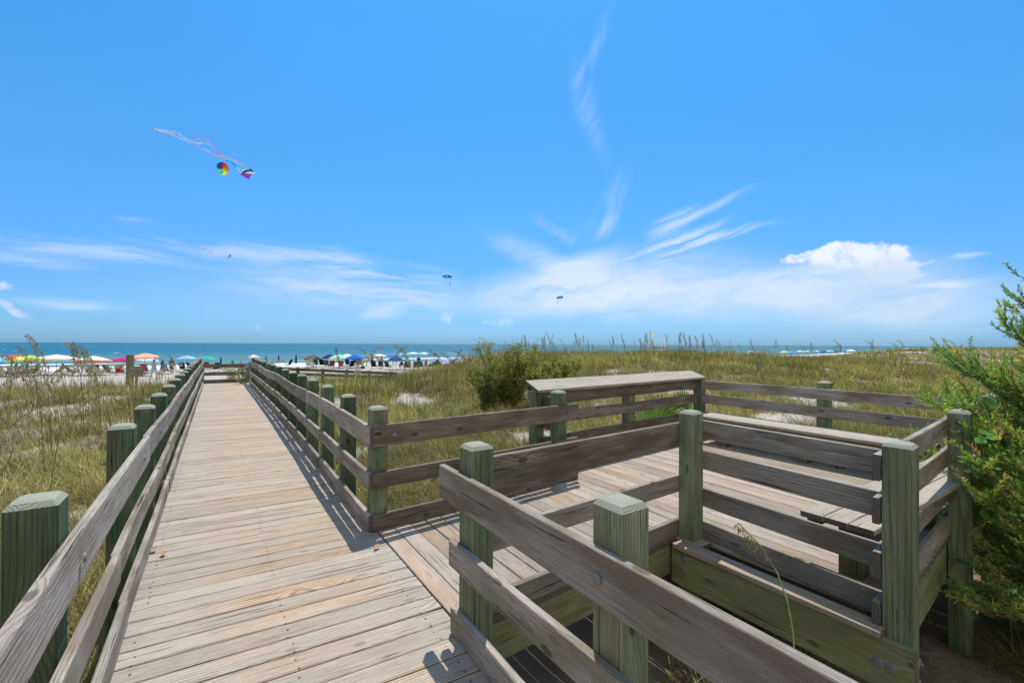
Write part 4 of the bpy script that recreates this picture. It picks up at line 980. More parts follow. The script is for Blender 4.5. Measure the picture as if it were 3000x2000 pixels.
def folded(label, px, ptop, pbot, Yd, col, col2=None, w_=.14):
    p = at(px, ptop, Yd); g = gz(p.x, p.y); H = p.z-g; t = thing('folded_umbrella', label, 'umbrella', (p.x, p.y, g)); Lc = (pbot-ptop)*Yd/1333.
    mb = MB(); n = 10; prof = [(0, .012), (.1, .035), (.4, w_*.8), (.75, w_), (.95, w_*.7), (1., w_*.45)]
    for q, r_ in prof:
        for i in range(n): a = 2*PI*i/n; rr_ = r_*(1 if i % 2 else .72); mb.v.append((rr_*math.cos(a), rr_*math.sin(a), H-.05-Lc*q))
    for r_ in range(len(prof)-1):
        for i in range(n): i2 = (i+1) % n; mb.face([r_*n+i, (r_+1)*n+i, (r_+1)*n+i2, r_*n+i2], m=1 if (col2 and i % 4 == 0) else 0)
    mb.build('canopy', [fabric(col), fabric(col2 or col)], t); mb = MB(); mb.tube([(0, 0, -.1), (0, 0, H)], .022, 6); mb.build('pole', M_WPOLE, t); return t
PK = (.72, .04, .25); LM = (.62, .80, .10); RED = (.75, .06, .04)
RDW = [M_RAILD, M_BEND]
umbrella('blue and white striped umbrella cut by the left edge of the photo', 4, 1045, 74, 46, [(.10, .42, .80), WH], (.05, 0), .34)
umbrella('red umbrella showing behind the lime yellow one at the left', 52, 1039, 76, 52, [RED, (.85, .12, .04)], (0, .15), .30)
umbrella('lime yellow umbrella, second from the left edge', 76, 1040, 84, 46, [LM, (.78, .85, .18), LM, (.80, .86, .35)], (.05, -.08), .30)
umbrella('wide cream white market umbrella on a dark pole', 166, 1038, 98, 48, [(.82, .74, .68), (.80, .72, .66)], (0, 0), .24)
umbrella('pale green umbrella with a rim of coral, yellow and blue', 278, 1042, 84, 48, [(.72, .86, .66), (.85, .25, .14), (.80, .70, .15), (.10, .50, .70)], (-.06, 0), .34, bands=[0, 0, 0, 1, 1])
umbrella('magenta umbrella partly behind the square wooden post', 364, 1045, 60, 52, [PK, (.62, .03, .2)], (0, 0), .30)
umbrella('coral orange umbrella, highest of the left group', 425, 1034, 66, 47, [(.95, .45, .26), (.95, .50, .32)], (.05, 0), .32)
umbrella('pale aqua umbrella lower behind the coral orange one', 434, 1046, 56, 52, [(.45, .68, .70), (.55, .72, .72)], (0, .08), .34)
umbrella('light blue umbrella left of the boardwalk posts', 549, 1041, 52, 55, [LB, (.30, .50, .74)], (0, 0), .34)
umbrella('thin green umbrella half hidden by the last left posts', 610, 1043, 48, 60, [(.06, .50, .38), (.04, .42, .34)], (0, .1), .26, valance=False)
folded('closed royal blue umbrella behind the end railing', 648, 1041, 1068, 62, (.01, .10, .45))
umbrella('pale pink striped umbrella behind the shrub at the end of the walk', 744, 1038, 34, 56, [(.75, .45, .48), WH], (0, 0), .5)
folded('closed dark blue umbrella standing alone right of the walk', 817, 1037, 1056, 66, (.012, .05, .28))
folded('closed navy and maroon umbrella right of the lone dark blue one', 868, 1034, 1064, 64, (.06, .01, .05), NV)
umbrella('navy umbrella with brown and white pattern', 917, 1040, 50, 66, [NV, (.25, .12, .10), NV, (.45, .38, .33)], (0, 0), .42)
umbrella('navy umbrella with one white panel behind the mint green one', 966, 1037, 46, 70, [NV, (.03, .04, .2), NV, WH], (0, 0), .42)
umbrella('mint green umbrella in the middle of the beach crowd', 993, 1037, 58, 64, [(.40, .80, .56), (.36, .76, .52)], (0, 0), .40)
umbrella('white umbrella between the mint green and bright blue ones', 1017, 1036, 44, 72, [WH, (.8, .7, .7)], (0, 0), .40)
umbrella('bright blue umbrella, boldest of the middle group', 1040, 1038, 56, 64, [BL, (.012, .14, .55)], (0, 0), .40)
umbrella('faded light blue umbrella far behind the bright blue one', 1076, 1039, 34, 82, [(.12, .35, .72), LB], (0, 0), .25, valance=False)
folded('closed maroon umbrella right of the bright blue one', 1091, 1034, 1060, 66, (.09, .02, .04), w_=.17)
umbrella('white umbrella with pale mauve panels right of the closed maroon one', 1112, 1036, 42, 70, [WH, (.7, .66, .68)], (0, 0), .28)
umbrella('periwinkle blue umbrella right of the white one', 1143, 1035, 38, 72, [(.16, .28, .66), (.12, .22, .6)], (0, 0), .30)
umbrella('dark blue umbrella standing lower in front of the periwinkle one', 1160, 1042, 46, 60, [(.02, .09, .34), (.015, .07, .28)], (0, 0), .50)
umbrella('aqua green umbrella right of the periwinkle one', 1180, 1033, 36, 74, [AQ, (.15, .55, .6)], (0, 0), .30)
umbrella('white umbrella edged with blue behind the seed heads', 1211, 1031, 42, 76, [(.75, .82, .85), (.12, .45, .70)], (0, 0), .26, bands=[0, 0, 0, 1, 1])
umbrella('turquoise and white umbrella before the surf, left of the brown and blue one', 1242, 1031, 36, 78, [(.3, .7, .75), WH], (0, 0), .28)
umbrella('brown and blue umbrella, last one before the yellow green bush', 1273, 1032, 40, 74, [(.10, .30, .62), (.14, .08, .06)], (0, 0), .28)
umbrella('small pale blue umbrella low between the right hand chairs', 1305, 1048, 42, 56, [(.36, .50, .82), (.48, .60, .86)], (0, 0), .36)
rd = random.Random(8)
for px, pt, wp, Yd, cs_, lb in ((2200, 1027, 22, 125, [(.8, .15, .4), (.8, .7, .2)], 'tiny pink umbrella beyond the dunes right of the lifeguard stand'), (2223, 1027, 20, 126, [(.9, .35, .1), (.85, .2, .1)], 'tiny orange umbrella right beside the pink one'),
        (2298, 1027, 28, 122, [(.55, .75, .25), (.65, .8, .4)], 'tiny lime green umbrella beyond the dunes'), (2320, 1028, 26, 118, [(.1, .35, .75), (.2, .5, .8)], 'tiny blue umbrella right beside the lime green one'),
        (2343, 1026, 20, 135, [WH, (.6, .7, .8)], 'tiny white umbrella right of the blue one'), (2362, 1026, 18, 140, [(.7, .72, .8), WH], 'tiny greyish white umbrella, third right of the lime green one'), (2393, 1026, 18, 140, [(.75, .8, .85), (.3, .4, .7)], 'tiny white and blue umbrella in the distant row'),
        (2431, 1025, 18, 145, [(.2, .6, .7), WH], 'tiny turquoise umbrella in the distant row'), (2474, 1024, 18, 145, [(.03, .2, .5), (.1, .4, .8)], 'tiny dark blue umbrella left of the white tent roof'), (2493, 1023, 24, 140, [WH, (.78, .78, .8)], 'tiny bright white umbrella, palest of the distant row'),
        (2412, 1028, 16, 132, [(.05, .06, .15), (.1, .1, .2)], 'tiny black umbrella in the distant row'), (2452, 1028, 16, 132, [(.04, .05, .1), (.1, .1, .2)], 'tiny charcoal umbrella below the turquoise one'), (2572, 1024, 16, 165, [(.6, .4, .3), WH], 'tiny tan umbrella far along the beach'), (2600, 1024, 18, 165, [(.1, .15, .3), (.2, .3, .5)], 'tiny slate blue umbrella far along the beach'),
        (2655, 1019, 26, 180, [(.7, .75, .85), WH], 'pale blue awning far along the beach, near the right end'), (2680, 1020, 20, 180, [WH, (.8, .75, .7)], 'white umbrella far along the beach, near the right end'), (2140, 1030, 16, 130, [(.8, .4, .2), (.2, .4, .6)], 'tiny orange and blue umbrella seen through the grass')):
    umbrella(lb, px, pt, wp, Yd, cs_, (0, 0), .38)

# ------------------------------------------------------------------ people
def grow(name, J, edges, root=0):
    """one continuous skin over a skeleton of joints {name: (x,y,z,r)}"""
    keys = list(J); me = bpy.data.meshes.new(name); me.from_pydata([J[k][:3] for k in keys], [(keys.index(a), keys.index(b)) for a, b in edges], [])
    o = bpy.data.objects.new(name, me); COL.objects.link(o); mo = o.modifiers.new('s', 'SKIN'); mo.use_smooth_shade = True
    for i, k_ in enumerate(keys):
        r = J[k_][3]; r = r if isinstance(r, tuple) else (r, r); me.skin_vertices[0].data[i].radius = r; me.skin_vertices[0].data[i].use_root = (i == root)
    sb = o.modifiers.new('d', 'SUBSURF'); sb.levels = 2
    dg = bpy.context.evaluated_depsgraph_get(); out = bpy.data.meshes.new_from_object(o.evaluated_get(dg)); bpy.data.objects.remove(o); return out
def skeleton(kind):
    if kind == 'sit':
        J = dict(pelvis=(0, 0, .42, (.15, .12)), waist=(0, -.08, .60, (.13, .10)), chest=(0, -.16, .80, (.16, .11)), neck=(0, -.20, 1.0, .055), head0=(0, -.20, 1.08, .075), head=(0, -.19, 1.17, .095), top=(0, -.19, 1.25, .06))
        for s_, n in ((-1, 'l'), (1, 'r')):
            J.update({n+'hip': (s_*.10, .10, .42, .085), n+'knee': (s_*.12, .46, .52, .06), n+'ankle': (s_*.11, .74, .14, .04), n+'foot': (s_*.12, .88, .08, .035), n+'sh': (s_*.18, -.17, .90, .055), n+'elb': (s_*.27, -.06, .64, .042), n+'wr': (s_*.24, .18, .60, .032), n+'hand': (s_*.22, .27, .60, .035)})
    else:
        st = .16 if kind == 'walk' else .0
        J = dict(pelvis=(0, 0, .93, (.15, .11)), waist=(0, .0, 1.10, (.13, .10)), chest=(0, 0, 1.30, (.17, .115)), neck=(0, 0, 1.47, .056), head0=(0, .01, 1.53, .072), head=(0, .02, 1.62, .094), top=(0, .02, 1.70, .062))
        for s_, n in ((-1, 'l'), (1, 'r')):
            f_ = st*s_
            J.update({n+'hip': (s_*.09, f_*.2, .84, .088), n+'knee': (s_*.10, f_*.9+.02, .48, .060), n+'ankle': (s_*.10, f_*1.3-.02, .10, .040), n+'foot': (s_*.11, f_*1.3+.12, .045, .038), n+'sh': (s_*.185, 0, 1.40, .056), n+'elb': (s_*.27, -f_*.6-.02, 1.12, .042), n+'wr': (s_*.27, -f_*.9+.06, .88, .032), n+'hand': (s_*.27, -f_*.9+.09, .79, .034)})
    E_ = [('pelvis', 'waist'), ('waist', 'chest'), ('chest', 'neck'), ('neck', 'head0'), ('head0', 'head'), ('head', 'top')]
    for n in 'lr': E_ += [('pelvis', n+'hip'), (n+'hip', n+'knee'), (n+'knee', n+'ankle'), (n+'ankle', n+'foot'), ('chest', n+'sh'), (n+'sh', n+'elb'), (n+'elb', n+'wr'), (n+'wr', n+'hand')]
    return grow('body', J, E_)
BODY = {k_: skeleton(k_) for k_ in ('stand', 'walk', 'sit')}
def shell(src, keep, push, name):
    """clothing: the faces of the body where keep(centre) holds, moved outwards"""
    bm = bmesh.new(); bm.from_mesh(src); bm.normal_update()
    bmesh.ops.delete(bm, geom=[f for f in bm.faces if not keep(f.calc_center_median())], context='FACES'); nm = {v: v.normal.copy() for v in bm.verts}
    for v in bm.verts: v.co += nm[v]*push
    me = bpy.data.meshes.new(name); bm.to_mesh(me); bm.free(); return me
CL = {}
for k_, b_ in BODY.items():
    if k_ == 'sit':
        CL[k_] = dict(shirt=shell(b_, lambda c: .48 < c.z < .97 and c.y < .12, .022, 'shirt'), shorts=shell(b_, lambda c: .30 < c.z < .62 and abs(c.x) < .23 and -.15 < c.y < .36, .024, 'shorts'), hair=shell(b_, lambda c: c.z > 1.10 and (c.y < -.17 or c.z > 1.2), .022, 'hair'))
    else:
        CL[k_] = dict(shirt=shell(b_, lambda c: .96 < c.z < 1.455 and (abs(c.x) < .215 or c.z > 1.2), .024, 'shirt'), shorts=shell(b_, lambda c: .55 < c.z < 1.0 and abs(c.x) < .215, .028, 'shorts'), hair=shell(b_, lambda c: c.z > 1.56 and (c.y < .03 or c.z > 1.66), .02, 'hair'))
SK = [plain('light_skin', (.50, .30, .21), .6), plain('tanned_skin', (.34, .17, .10), .6), plain('dark_skin', (.12, .065, .04), .6)]
M_HAIR = plain('dark_hair', (.03, .02, .016), .6); M_BLOND = plain('fair_hair', (.28, .19, .09), .6)
def person(label, px, py, Yd, kind='stand', H=1.72, skin=1, shirt=None, shorts=(.04, .05, .1), hair=None, hat=None, rz=0., dz=0., group=None):
    """px, py: feet (or seat foot) in the photograph"""
    q = at(px, py, Yd); g = gz(q.x, q.y); t = thing('person', label, 'person', (q.x, q.y, g+dz), -YAW+rz, group); s_ = H/1.76; t.scale = (s_, s_, s_)
    def part(nm, me, m_): c_ = me.copy(); c_.materials.clear(); c_.materials.append(m_); o = bpy.data.objects.new(nm, c_); c_.polygons.foreach_set('use_smooth', [True]*len(c_.polygons)); return link(o, t)
    part('body', BODY[kind], SK[skin])
    if shirt: part('shirt', CL[kind]['shirt'], fabric(shirt))
    if shorts: part('shorts', CL[kind]['shorts'], fabric(shorts))
    part('hair', CL[kind]['hair'], hair or M_HAIR)
    if hat:
        z0, y0 = (1.22, -.19) if kind == 'sit' else (1.66, .02); mb = MB(); n = 14
        for r_, z in ((.20, -.015), (.115, 0), (.105, .09), (.05, .115)):
            for i in range(n): a = 2*PI*i/n; mb.v.append((r_*math.cos(a), y0+r_*math.sin(a), z0+z))
        for L in range(3):
            for i in range(n): i2 = (i+1) % n; mb.face([L*n+i, L*n+i2, (L+1)*n+i2, (L+1)*n+i])
        mb.face([3*n+i for i in range(n)]); mb.build('sun_hat', fabric(hat), t)
    return t
GY = (.45, .47, .52)
person('man walking in grey shirt, pale shorts and sun hat left of the boardwalk', 452, 1106, 44, 'walk', 1.80, 0, GY, (.45, .55, .72), hat=(.30, .26, .22))
person('slim tanned person in dark swimwear walking beside the man in the hat', 477, 1093, 50, 'walk', 1.62, 2, None, (.10, .04, .03))
person('man in dark blue shirt standing right of the slim tanned person', 504, 1093, 50, 'stand', 1.78, 1, (.045, .06, .10), (.05, .06, .10))
for px, py, Yd, kd, H, sk, sh, so_, lb, rz in (
        (28, 1100, 45, 'sit', 1.7, 1, None, (.20, .02, .05), 'shirtless person seated under the striped umbrella at the left edge', 2.9), (42, 1099, 45.5, 'sit', 1.7, 1, (.55, .38, .14), (.3, .2, .1), 'person in ochre top seated beside the shirtless one at the left edge', 3.3),
        (74, 1099, 46, 'sit', 1.75, 1, (.03, .035, .045), (.03, .03, .04), 'person in black seated under the lime yellow umbrella', 2.7), (104, 1100, 45, 'sit', 1.7, 2, (.05, .04, .03), (.1, .07, .05), 'person in brown seated left of the market umbrella pole', 3.1), (180, 1097, 47, 'sit', 1.7, 1, None, (.3, .2, .15), 'bare shouldered person seated right of the market umbrella pole', 3.2),
        (978, 1074, 66, 'sit', 1.7, 0, (.45, .80, .50), (.3, .5, .3), 'person in mint green shirt under the mint green umbrella', 3.3), (994, 1074, 66, 'stand', 1.2, 1, None, (.5, .4, .2), 'child standing under the mint green umbrella', 0.), (1002, 1076, 64, 'sit', 1.7, 0, (.6, .6, .62), (.3, .3, .3), 'person in light grey seated near the mint green umbrella', 3.),
        (1031, 1074, 66, 'sit', 1.7, 1, (.45, .07, .10), (.1, .1, .15), 'person in red shirt under the bright blue umbrella', 3.1), (1050, 1073, 67, 'sit', 1.75, 1, (.30, .06, .12), (.05, .05, .1), 'person in maroon shirt right of the bright blue umbrella pole', 3.2), (1041, 1072, 69, 'stand', 1.7, 2, (.03, .12, .14), (.03, .08, .1), 'person in dark teal standing under the bright blue umbrella', 0.),
        (1118, 1074, 62, 'stand', 1.80, 1, None, (.06, .05, .06), 'shirtless man standing right of the closed maroon umbrella', .1), (1227, 1071, 65, 'stand', 1.74, 1, (.10, .04, .05), (.04, .05, .12), 'person in dark red top standing among the chairs before the surf', 0.), (1249, 1072, 60, 'stand', 1.45, 1, (.40, .14, .12), (.35, .13, .12), 'child in coral swimsuit right of the person in dark red', 0.),
        (1261, 1074, 57, 'sit', 1.7, 1, (.03, .13, .13), (.03, .1, .1), 'person in teal seated right of the child in coral', 3.), (1309, 1080, 53, 'sit', 1.7, 1, (.10, .20, .20), (.1, .15, .15), 'person in grey green seated under the small pale blue umbrella', 3.1), (1340, 1081, 52, 'sit', 1.7, 0, (.60, .48, .42), (.4, .3, .25), 'pale person seated left of the navy beach tents', 2.8), (1346, 1081, 50, 'stand', 1.6, 2, (.08, .05, .04), (.08, .05, .04), 'person in brown standing by the pale seated one', .2),
        (678, 1086, 58, 'sit', 1.7, 0, (.75, .75, .78), (.03, .05, .15), 'person in white shirt sitting behind the end railing', 1.9), (1176, 1073, 62, 'sit', 1.7, 1, (.10, .10, .12), (.3, .2, .15), 'person in black top seated under the dark blue umbrella', 3.1), (1189, 1074, 60, 'sit', 1.7, 1, (.10, .14, .10), (.2, .15, .1), 'person in olive shirt seated right of the dark blue umbrella', 3.)):
    person(lb, px, py, Yd, kd, H, sk, sh, so_, rz=rz, dz=0)

# ------------------------------------------------------------------ beach chairs, cooler, tents
def chair(label, px, py, Yd, col, rz, high=1., group='beach chairs facing the sea'):
    q = at(px, py, Yd); t = thing('beach_chair', label, 'chair', (q.x, q.y, gz(q.x, q.y)), rz-YAW, group); f_ = fabric(col); t.scale = (1.25, 1.25, 1.2)
    mb = MB(); mb.board([(0, -.02, .30), (0, .24, .25), (0, .5, .30)], X, Vector((0, 0, 1)), .50, .02); mb.build('seat', f_, t)
    mb = MB(); mb.board([(0, -.03, .30), (0, -.17, .60*high+.02), (0, -.30, .92*high)], X, Vector((0, 1, .4)).normalized(), .50, .02); mb.build('backrest', f_, t)
    mb = MB()
    for sx in (-.27, .27):
        mb = MB(); mb.tube([(sx, .52, .32), (sx, .25, .27), (sx, -.03, .30), (sx, -.31, .95*high)], .013, 5); mb.build('side_frame', M_BOLT, t)
        mb = MB(); mb.tube([(sx, -.22, -.01), (sx, .30, .5), (sx, .5, .01)], .012, 5); mb.build('leg', M_BOLT, t)
        mb = MB(); mb.box((sx, .12, .50), (.05, .42, .025)); mb.build('armrest', M_POLE, t)
    return t
CC = {'black': (.02, .02, .025), 'navy': (.025, .05, .12), 'red': (.50, .02, .03), 'green': (.05, .16, .12), 'grey': (.22, .25, .28), 'rust': (.40, .09, .05), 'teal': (.05, .20, .22), 'striped blue': (.10, .30, .45), 'brown': (.10, .05, .04), 'white': (.5, .52, .54)}
for px, py, Yd, c_, rz, lb in (
        (5, 1106, 44, 'grey', .2, 'grey beach chair at the left edge below the striped umbrella'), (40, 1108, 43, 'grey', .6, 'low grey framed beach chair at the foot of the left dune grass'), (206, 1098, 47, 'grey', -.2, 'grey beach chair between the white and pale green umbrellas'),
        (258, 1098, 47, 'navy', -.5, 'navy beach chair tipped back under the pale green umbrella'), (270, 1098, 47.5, 'black', .3, 'black beach chair under the pale green umbrella'), (283, 1098, 48, 'red', .4, 'red beach chair under the pale green umbrella'), (318, 1096, 48, 'navy', 0, 'dark navy beach chair alone between pale green and magenta umbrellas'),
        (352, 1096, 48, 'red', .5, 'red beach chair left of the square wooden post'), (426, 1092, 50, 'red', .1, 'bright red beach chair under the coral orange umbrella'), (488, 1093, 50, 'striped blue', 0, 'blue and green beach chair between two standing people'), (537, 1084, 54, 'navy', .2, 'navy and white beach chair under the light blue umbrella'), (560, 1086, 54, 'black', -.4, 'black beach chair beside the boardwalk posts'),
        (608, 1090, 56, 'red', .2, 'red beach chair behind the left end of the end railing'), (632, 1090, 54, 'black', 1.2, 'black beach chair turned sideways behind the end railing'), (645, 1090, 54.5, 'black', -1.2, 'second black beach chair behind the end railing, below the royal blue umbrella'), (690, 1088, 58, 'navy', -1.4, 'low navy lounge chair behind the end railing'),
        (848, 1072, 66, 'black', 1.4, 'black reclining chair left of the navy and maroon closed umbrella'), (905, 1074, 64, 'white', .1, 'pale grey beach chair under the patterned navy umbrella'), (927, 1074, 66, 'green', 0, 'small green beach chair right of the patterned umbrella pole'), (944, 1073, 66, 'black', 0, 'tall black beach chair under the navy umbrella'), (958, 1074, 65, 'green', .1, 'green and pink beach chair left of the rust red one'),
        (972, 1076, 63, 'rust', .6, 'rust red beach chair under the mint green umbrella'), (1001, 1077, 62, 'rust', -.3, 'second rust red beach chair under the mint green umbrella'), (1019, 1070, 68, 'navy', 0, 'navy beach chair under the bright blue umbrella'), (1030, 1076, 62, 'black', .9, 'low black beach chair turned sideways by the bright blue umbrella'), (1055, 1072, 67, 'grey', .2, 'grey beach chair right of the bright blue umbrella'),
        (1096, 1076, 62, 'black', 0, 'black backed white framed chair below the closed maroon umbrella'), (1116, 1074, 63, 'brown', .1, 'brown beach chair beside the shirtless man'), (1136, 1076, 61, 'brown', -.4, 'dark brown beach chair under the dark blue umbrella'), (1195, 1075, 60, 'green', .2, 'tall dark green beach chair right of the dark blue umbrella'), (1219, 1076, 60, 'brown', .3, 'brown beach chair left of the person in dark red'), (1234, 1073, 62, 'teal', -.2, 'teal beach chair beside the person in dark red'),
        (1274, 1074, 60, 'navy', .2, 'navy beach chair left of the yellow lidded cooler'), (1309, 1082, 52, 'teal', 0, 'teal beach chair under the small pale blue umbrella'), (1324, 1082, 52, 'green', .1, 'green beach chair right of the teal one'), (1326, 1064, 66, 'black', 0, 'black beach chair behind the small pale blue umbrella'), (1284, 1066, 66, 'black', 0, 'black beach chair left of the small pale blue umbrella')):
    chair(lb, px, py, Yd, CC[c_], rz+random.uniform(-.1, .1))
q = at(1289, 1075, 60); t = thing('cooler', 'brown cooler with a yellow lid among the chairs', 'cooler', (q.x, q.y, gz(q.x, q.y)), -YAW)
mb = MB(); mb.board([(-.4, 0, .26), (.4, 0, .26)], Y, Z, .42, .46, ch=.03); mb.build('box', fabric((.12, .04, .03)), t)
mb = MB(); mb.board([(-.42, 0, .53), (.42, 0, .53)], Y, Z, .45, .07, ch=.02); mb.build('lid', fabric((.75, .60, .05)), t)
mb = MB(); mb.tube([(-.44, 0, .35), (-.48, 0, .42), (-.44, 0, .49)], .015, 5); mb.build('handle', M_POLE, t)
for px, py, w_, lb in ((1357, 1066, 22, 'small navy beach tent left of the larger one by the bush'), (1376, 1068, 28, 'navy dome beach tent nearest the yellow green bush')):
    q = at(px, py, 55); t = thing('beach_tent', lb, 'beach tent', (q.x, q.y, gz(q.x, q.y)), -YAW); R_ = w_/2*55/1333.
    mb = MB(); n = 12
    for j in range(5):
        for i in range(n+1):
            a = PI*i/n; b_ = PI/2*j/4; mb.v.append((R_*math.cos(a)*math.cos(b_*.9), -R_*.8*math.sin(b_)+R_*.2, R_*1.25*math.sin(a)*math.cos(b_*.8)))
    for j in range(4):
        for i in range(n): k_ = j*(n+1)+i; mb.face([k_, k_+1, k_+n+2, k_+n+1])
    mb.build('shell', fabric((.02, .04, .20)), t, smooth=True); mb = MB(); mb.tube([(R_*math.cos(PI*i/n), R_*.2, R_*1.25*math.sin(PI*i/n)) for i in range(n+1)], .03, 5); mb.build('hoop', M_POLE, t)
# towel, bags
for px, py, Yd, c_, lb in ((545, 1101, 46, (.6, .65, .8), 'pale blue towel spread on the sand left of the posts'), ):
    q = at(px, py, Yd); mb = MB(); mb.board([(-1.0, 0, .02), (-.3, .03, .035), (.4, -.02, .02), (1.0, 0, .03)], Y, Z, .8, .012); o = mb.build('towel', fabric(c_)); o.location = (q.x, q.y, gz(q.x, q.y)); o.rotation_euler = (0, 0, -YAW); tag(o, lb, 'towel')
for px, py, Yd, c_, lb in ((422, 1095, 49, (.5, .45, .45), 'pale beach bag below the coral orange umbrella'), (468, 1094, 49, (.6, .6, .58), 'white beach bag between the walking man and the slim person'), (705, 1088, 56, (.12, .05, .35), 'purple bag on the sand behind the end railing'), (1064, 1075, 62, (.06, .07, .10), 'dark bag on the sand right of the bright blue umbrella')):
    q = at(px, py, Yd); t = thing('beach_bag', lb, 'bag', (q.x, q.y, gz(q.x, q.y)), rd.uniform(0, 3)); mb = MB(); mb.board([(-.24, 0, .18), (0, 0, .2), (.24, 0, .17)], Z, Y, .34, .24, ch=.05); mb.build('sack', fabric(c_), t); mb = MB(); mb.tube([(-.14, 0, .34), (-.07, 0, .5), (.07, 0, .5), (.14, 0, .34)], .014, 5); mb.build('strap', fabric(c_), t)

# ------------------------------------------------------------------ posts and board in the sand on the left, small posts in the dunes, lifeguard stand
q = at(382, 1139, 30.); g = gz(q.x, q.y); zt = at(382, 1038, 30.).z; mb = MB(); mb.post(0, 0, -.3, zt-g, .36, -YAW+.5); o = mb.build('wooden_post', [M_RAILD, M_BEND]); o.location = (q.x, q.y, g); tag(o, 'thick square brown post standing in the sand before the coral umbrella', 'post')
t = thing('notice_board', 'grey back of a small notice board right of the thick brown post', 'notice board', (0, 0, 0)); q = at(401, 1138, 29.5); g = gz(q.x, q.y); t.location = (q.x, q.y, g); t.rotation_euler = (0, 0, -YAW+.25); zb = at(401, 1102, 29.5).z-g; z1 = at(401, 1072, 29.5).z-g
mb = MB(); mb.board([(-.38, .06, (zb+z1)/2), (.36, .06, (zb+z1)/2)], Z, Y, z1-zb, .03); mb.build('board', [M_RAILD, M_BEND], t)
mb = MB(); mb.board([(0, 0, -.3), (0, 0, zb+.35)], X, Y, .14, .09); mb.build('post', [M_RAILD, M_BEND], t)
q, _ = on_ground(2223, 1093, 60)
mb = MB(); mb.post(0, 0, -.3, .62, .17, .3); o = mb.build('marker_post', [M_RAIL, M_BEND]); o.location = (q.x, q.y, gz(q.x, q.y)); tag(o, 'short grey post alone in the grass behind the right railing', 'post')
for px, py, h_, lb in ((2780, 1062, .55, 'small grey fence post far right, leftmost of its short row'), (2796, 1062, .5, 'small grey fence post far right, second of its short row'), (2864, 1058, .5, 'small grey post nearest the cedar in the far dunes')):
    q = at(px, py, 40); mb = MB(); mb.post(0, 0, -.4, h_+.4, .2, .3); o = mb.build('marker_post', [M_RAIL, M_BEND]); o.location = (q.x, q.y, gz(q.x, q.y)); tag(o, lb, 'post')
q = at(1925, 1046, 95); g = gz(q.x, q.y); t = thing('lifeguard_stand', 'white lifeguard stand with open roof behind the dune crest', 'lifeguard stand', (q.x, q.y, g), -YAW)
zr = at(1925, 997, 95).z-g; M_WP = plain('white_paint', (.72, .72, .70), .5); hw = 1.22
for sx in (-1, 1):
    for sy in (-1, 1): mb = MB(); mb.board([(sx*hw*1.1, sy*1.1, 0), (sx*hw, sy*.9, zr)], X, Y, .12, .12); mb.build('leg', M_WP, t)
mb = MB(); mb.board([(-hw-.15, 0, zr+.05), (hw+.15, 0, zr+.10)], Y, Z, 2.2, .14); mb.build('roof', M_WP, t)
mb = MB(); mb.board([(-hw-.1, 0, zr-1.75), (hw+.1, 0, zr-1.75)], Y, Z, 2., .12); mb.build('platform', M_WP, t)
mb = MB(); mb.board([(-hw-.05, -1.02, zr-1.55), (hw+.05, -1.02, zr-1.55)], Z, Y, .22, .05); mb.build('panel', fabric((.32, .10, .06)), t)
mb = MB(); mb.board([(-.0, -.5, zr-1.5), (0, -.5, zr-.1)], X, Y, .07, .07); mb.build('post', M_WP, t)
q = at(1905, 1046, 95); g = gz(q.x, q.y); t = thing('flagpole', 'thin dark flagpole with a yellow flag at the lifeguard stand', 'flag', (q.x, q.y, g), -YAW); zt = at(1905, 968, 95).z-g
mb = MB(); mb.tube([(0, 0, 0), (0, 0, zt)], .05, 6); mb.build('pole', M_POLE, t)
mb = MB(); zf = at(1905, 980, 95).z-g
for j in range(5):
    for i in range(7): mb.v.append((i*.08+.03, .06*math.sin(i*1.1+j*.3), zf+.36-j*.16-.02*i))
for j in range(4):
    for i in range(6): k_ = j*7+i; mb.face([k_, k_+1, k_+8, k_+7])
mb.build('flag', fabric((.85, .75, .02)), t, smooth=True)

# ------------------------------------------------------------------ kites and parasails
def ribbon(pts, wd, col, name, parent):
    mb = MB(); pts = [Vector(p) for p in pts]
    for i, p in enumerate(pts):
        tw = i*.55; n = Vector((FWD[0], FWD[1], 0)); d = (pts[min(i+1, len(pts)-1)]-pts[max(i-1, 0)]).normalized(); a = d.cross(n).normalized(); w_ = (a*math.cos(tw*.5)*.9+n*.45*math.sin(tw)); w_ = w_.normalized()*wd*(.65+.35*abs(math.cos(tw*.5)))
        mb.v += [tuple(p-w_/2), tuple(p+w_/2)]
    for i in range(len(pts)-1): mb.face([2*i, 2*i+1, 2*i+3, 2*i+2])
    return mb.build(name, fabric(col), parent)
def curve(keys, Yd, n=26, dy=0.):
    ks = [at(x, y, Yd+dy*i) for i, (x, y) in enumerate(keys)]; out = []
    for i in range(len(ks)-1):
        p0, p1, p2, p3 = ks[max(i-1, 0)], ks[i], ks[i+1], ks[min(i+2, len(ks)-1)]
        for j in range(n//(len(ks)-1)+1):
            u = j/(n//(len(ks)-1)+1); out.append(.5*((2*p1)+(p2-p0)*u+(2*p0-5*p1+4*p2-p3)*u*u+(3*p1-p0-3*p2+p3)*u**3))
    return out+[ks[-1]]
def panel(parent, pts, col, name='sail', Yd=44):
    mb = MB(); mb.v = [tuple(at(x, y, Yd+d)) for x, y, d in pts]; mb.face(list(range(len(pts)))); return mb.build(name, fabric(col), parent)
kt = thing('kite', 'big purple and turquoise kite trailing long pastel ribbons, upper left sky', 'kite')
panel(kt, [(699, 510, .1), (742, 504, 0), (735, 507, 0), (733, 508, 0), (726, 526, .3)], (.22, .05, .40))
panel(kt, [(699, 510, 0), (712, 499, 0), (742, 504, .0), (733, 508, 0)], (.22, .05, .40))
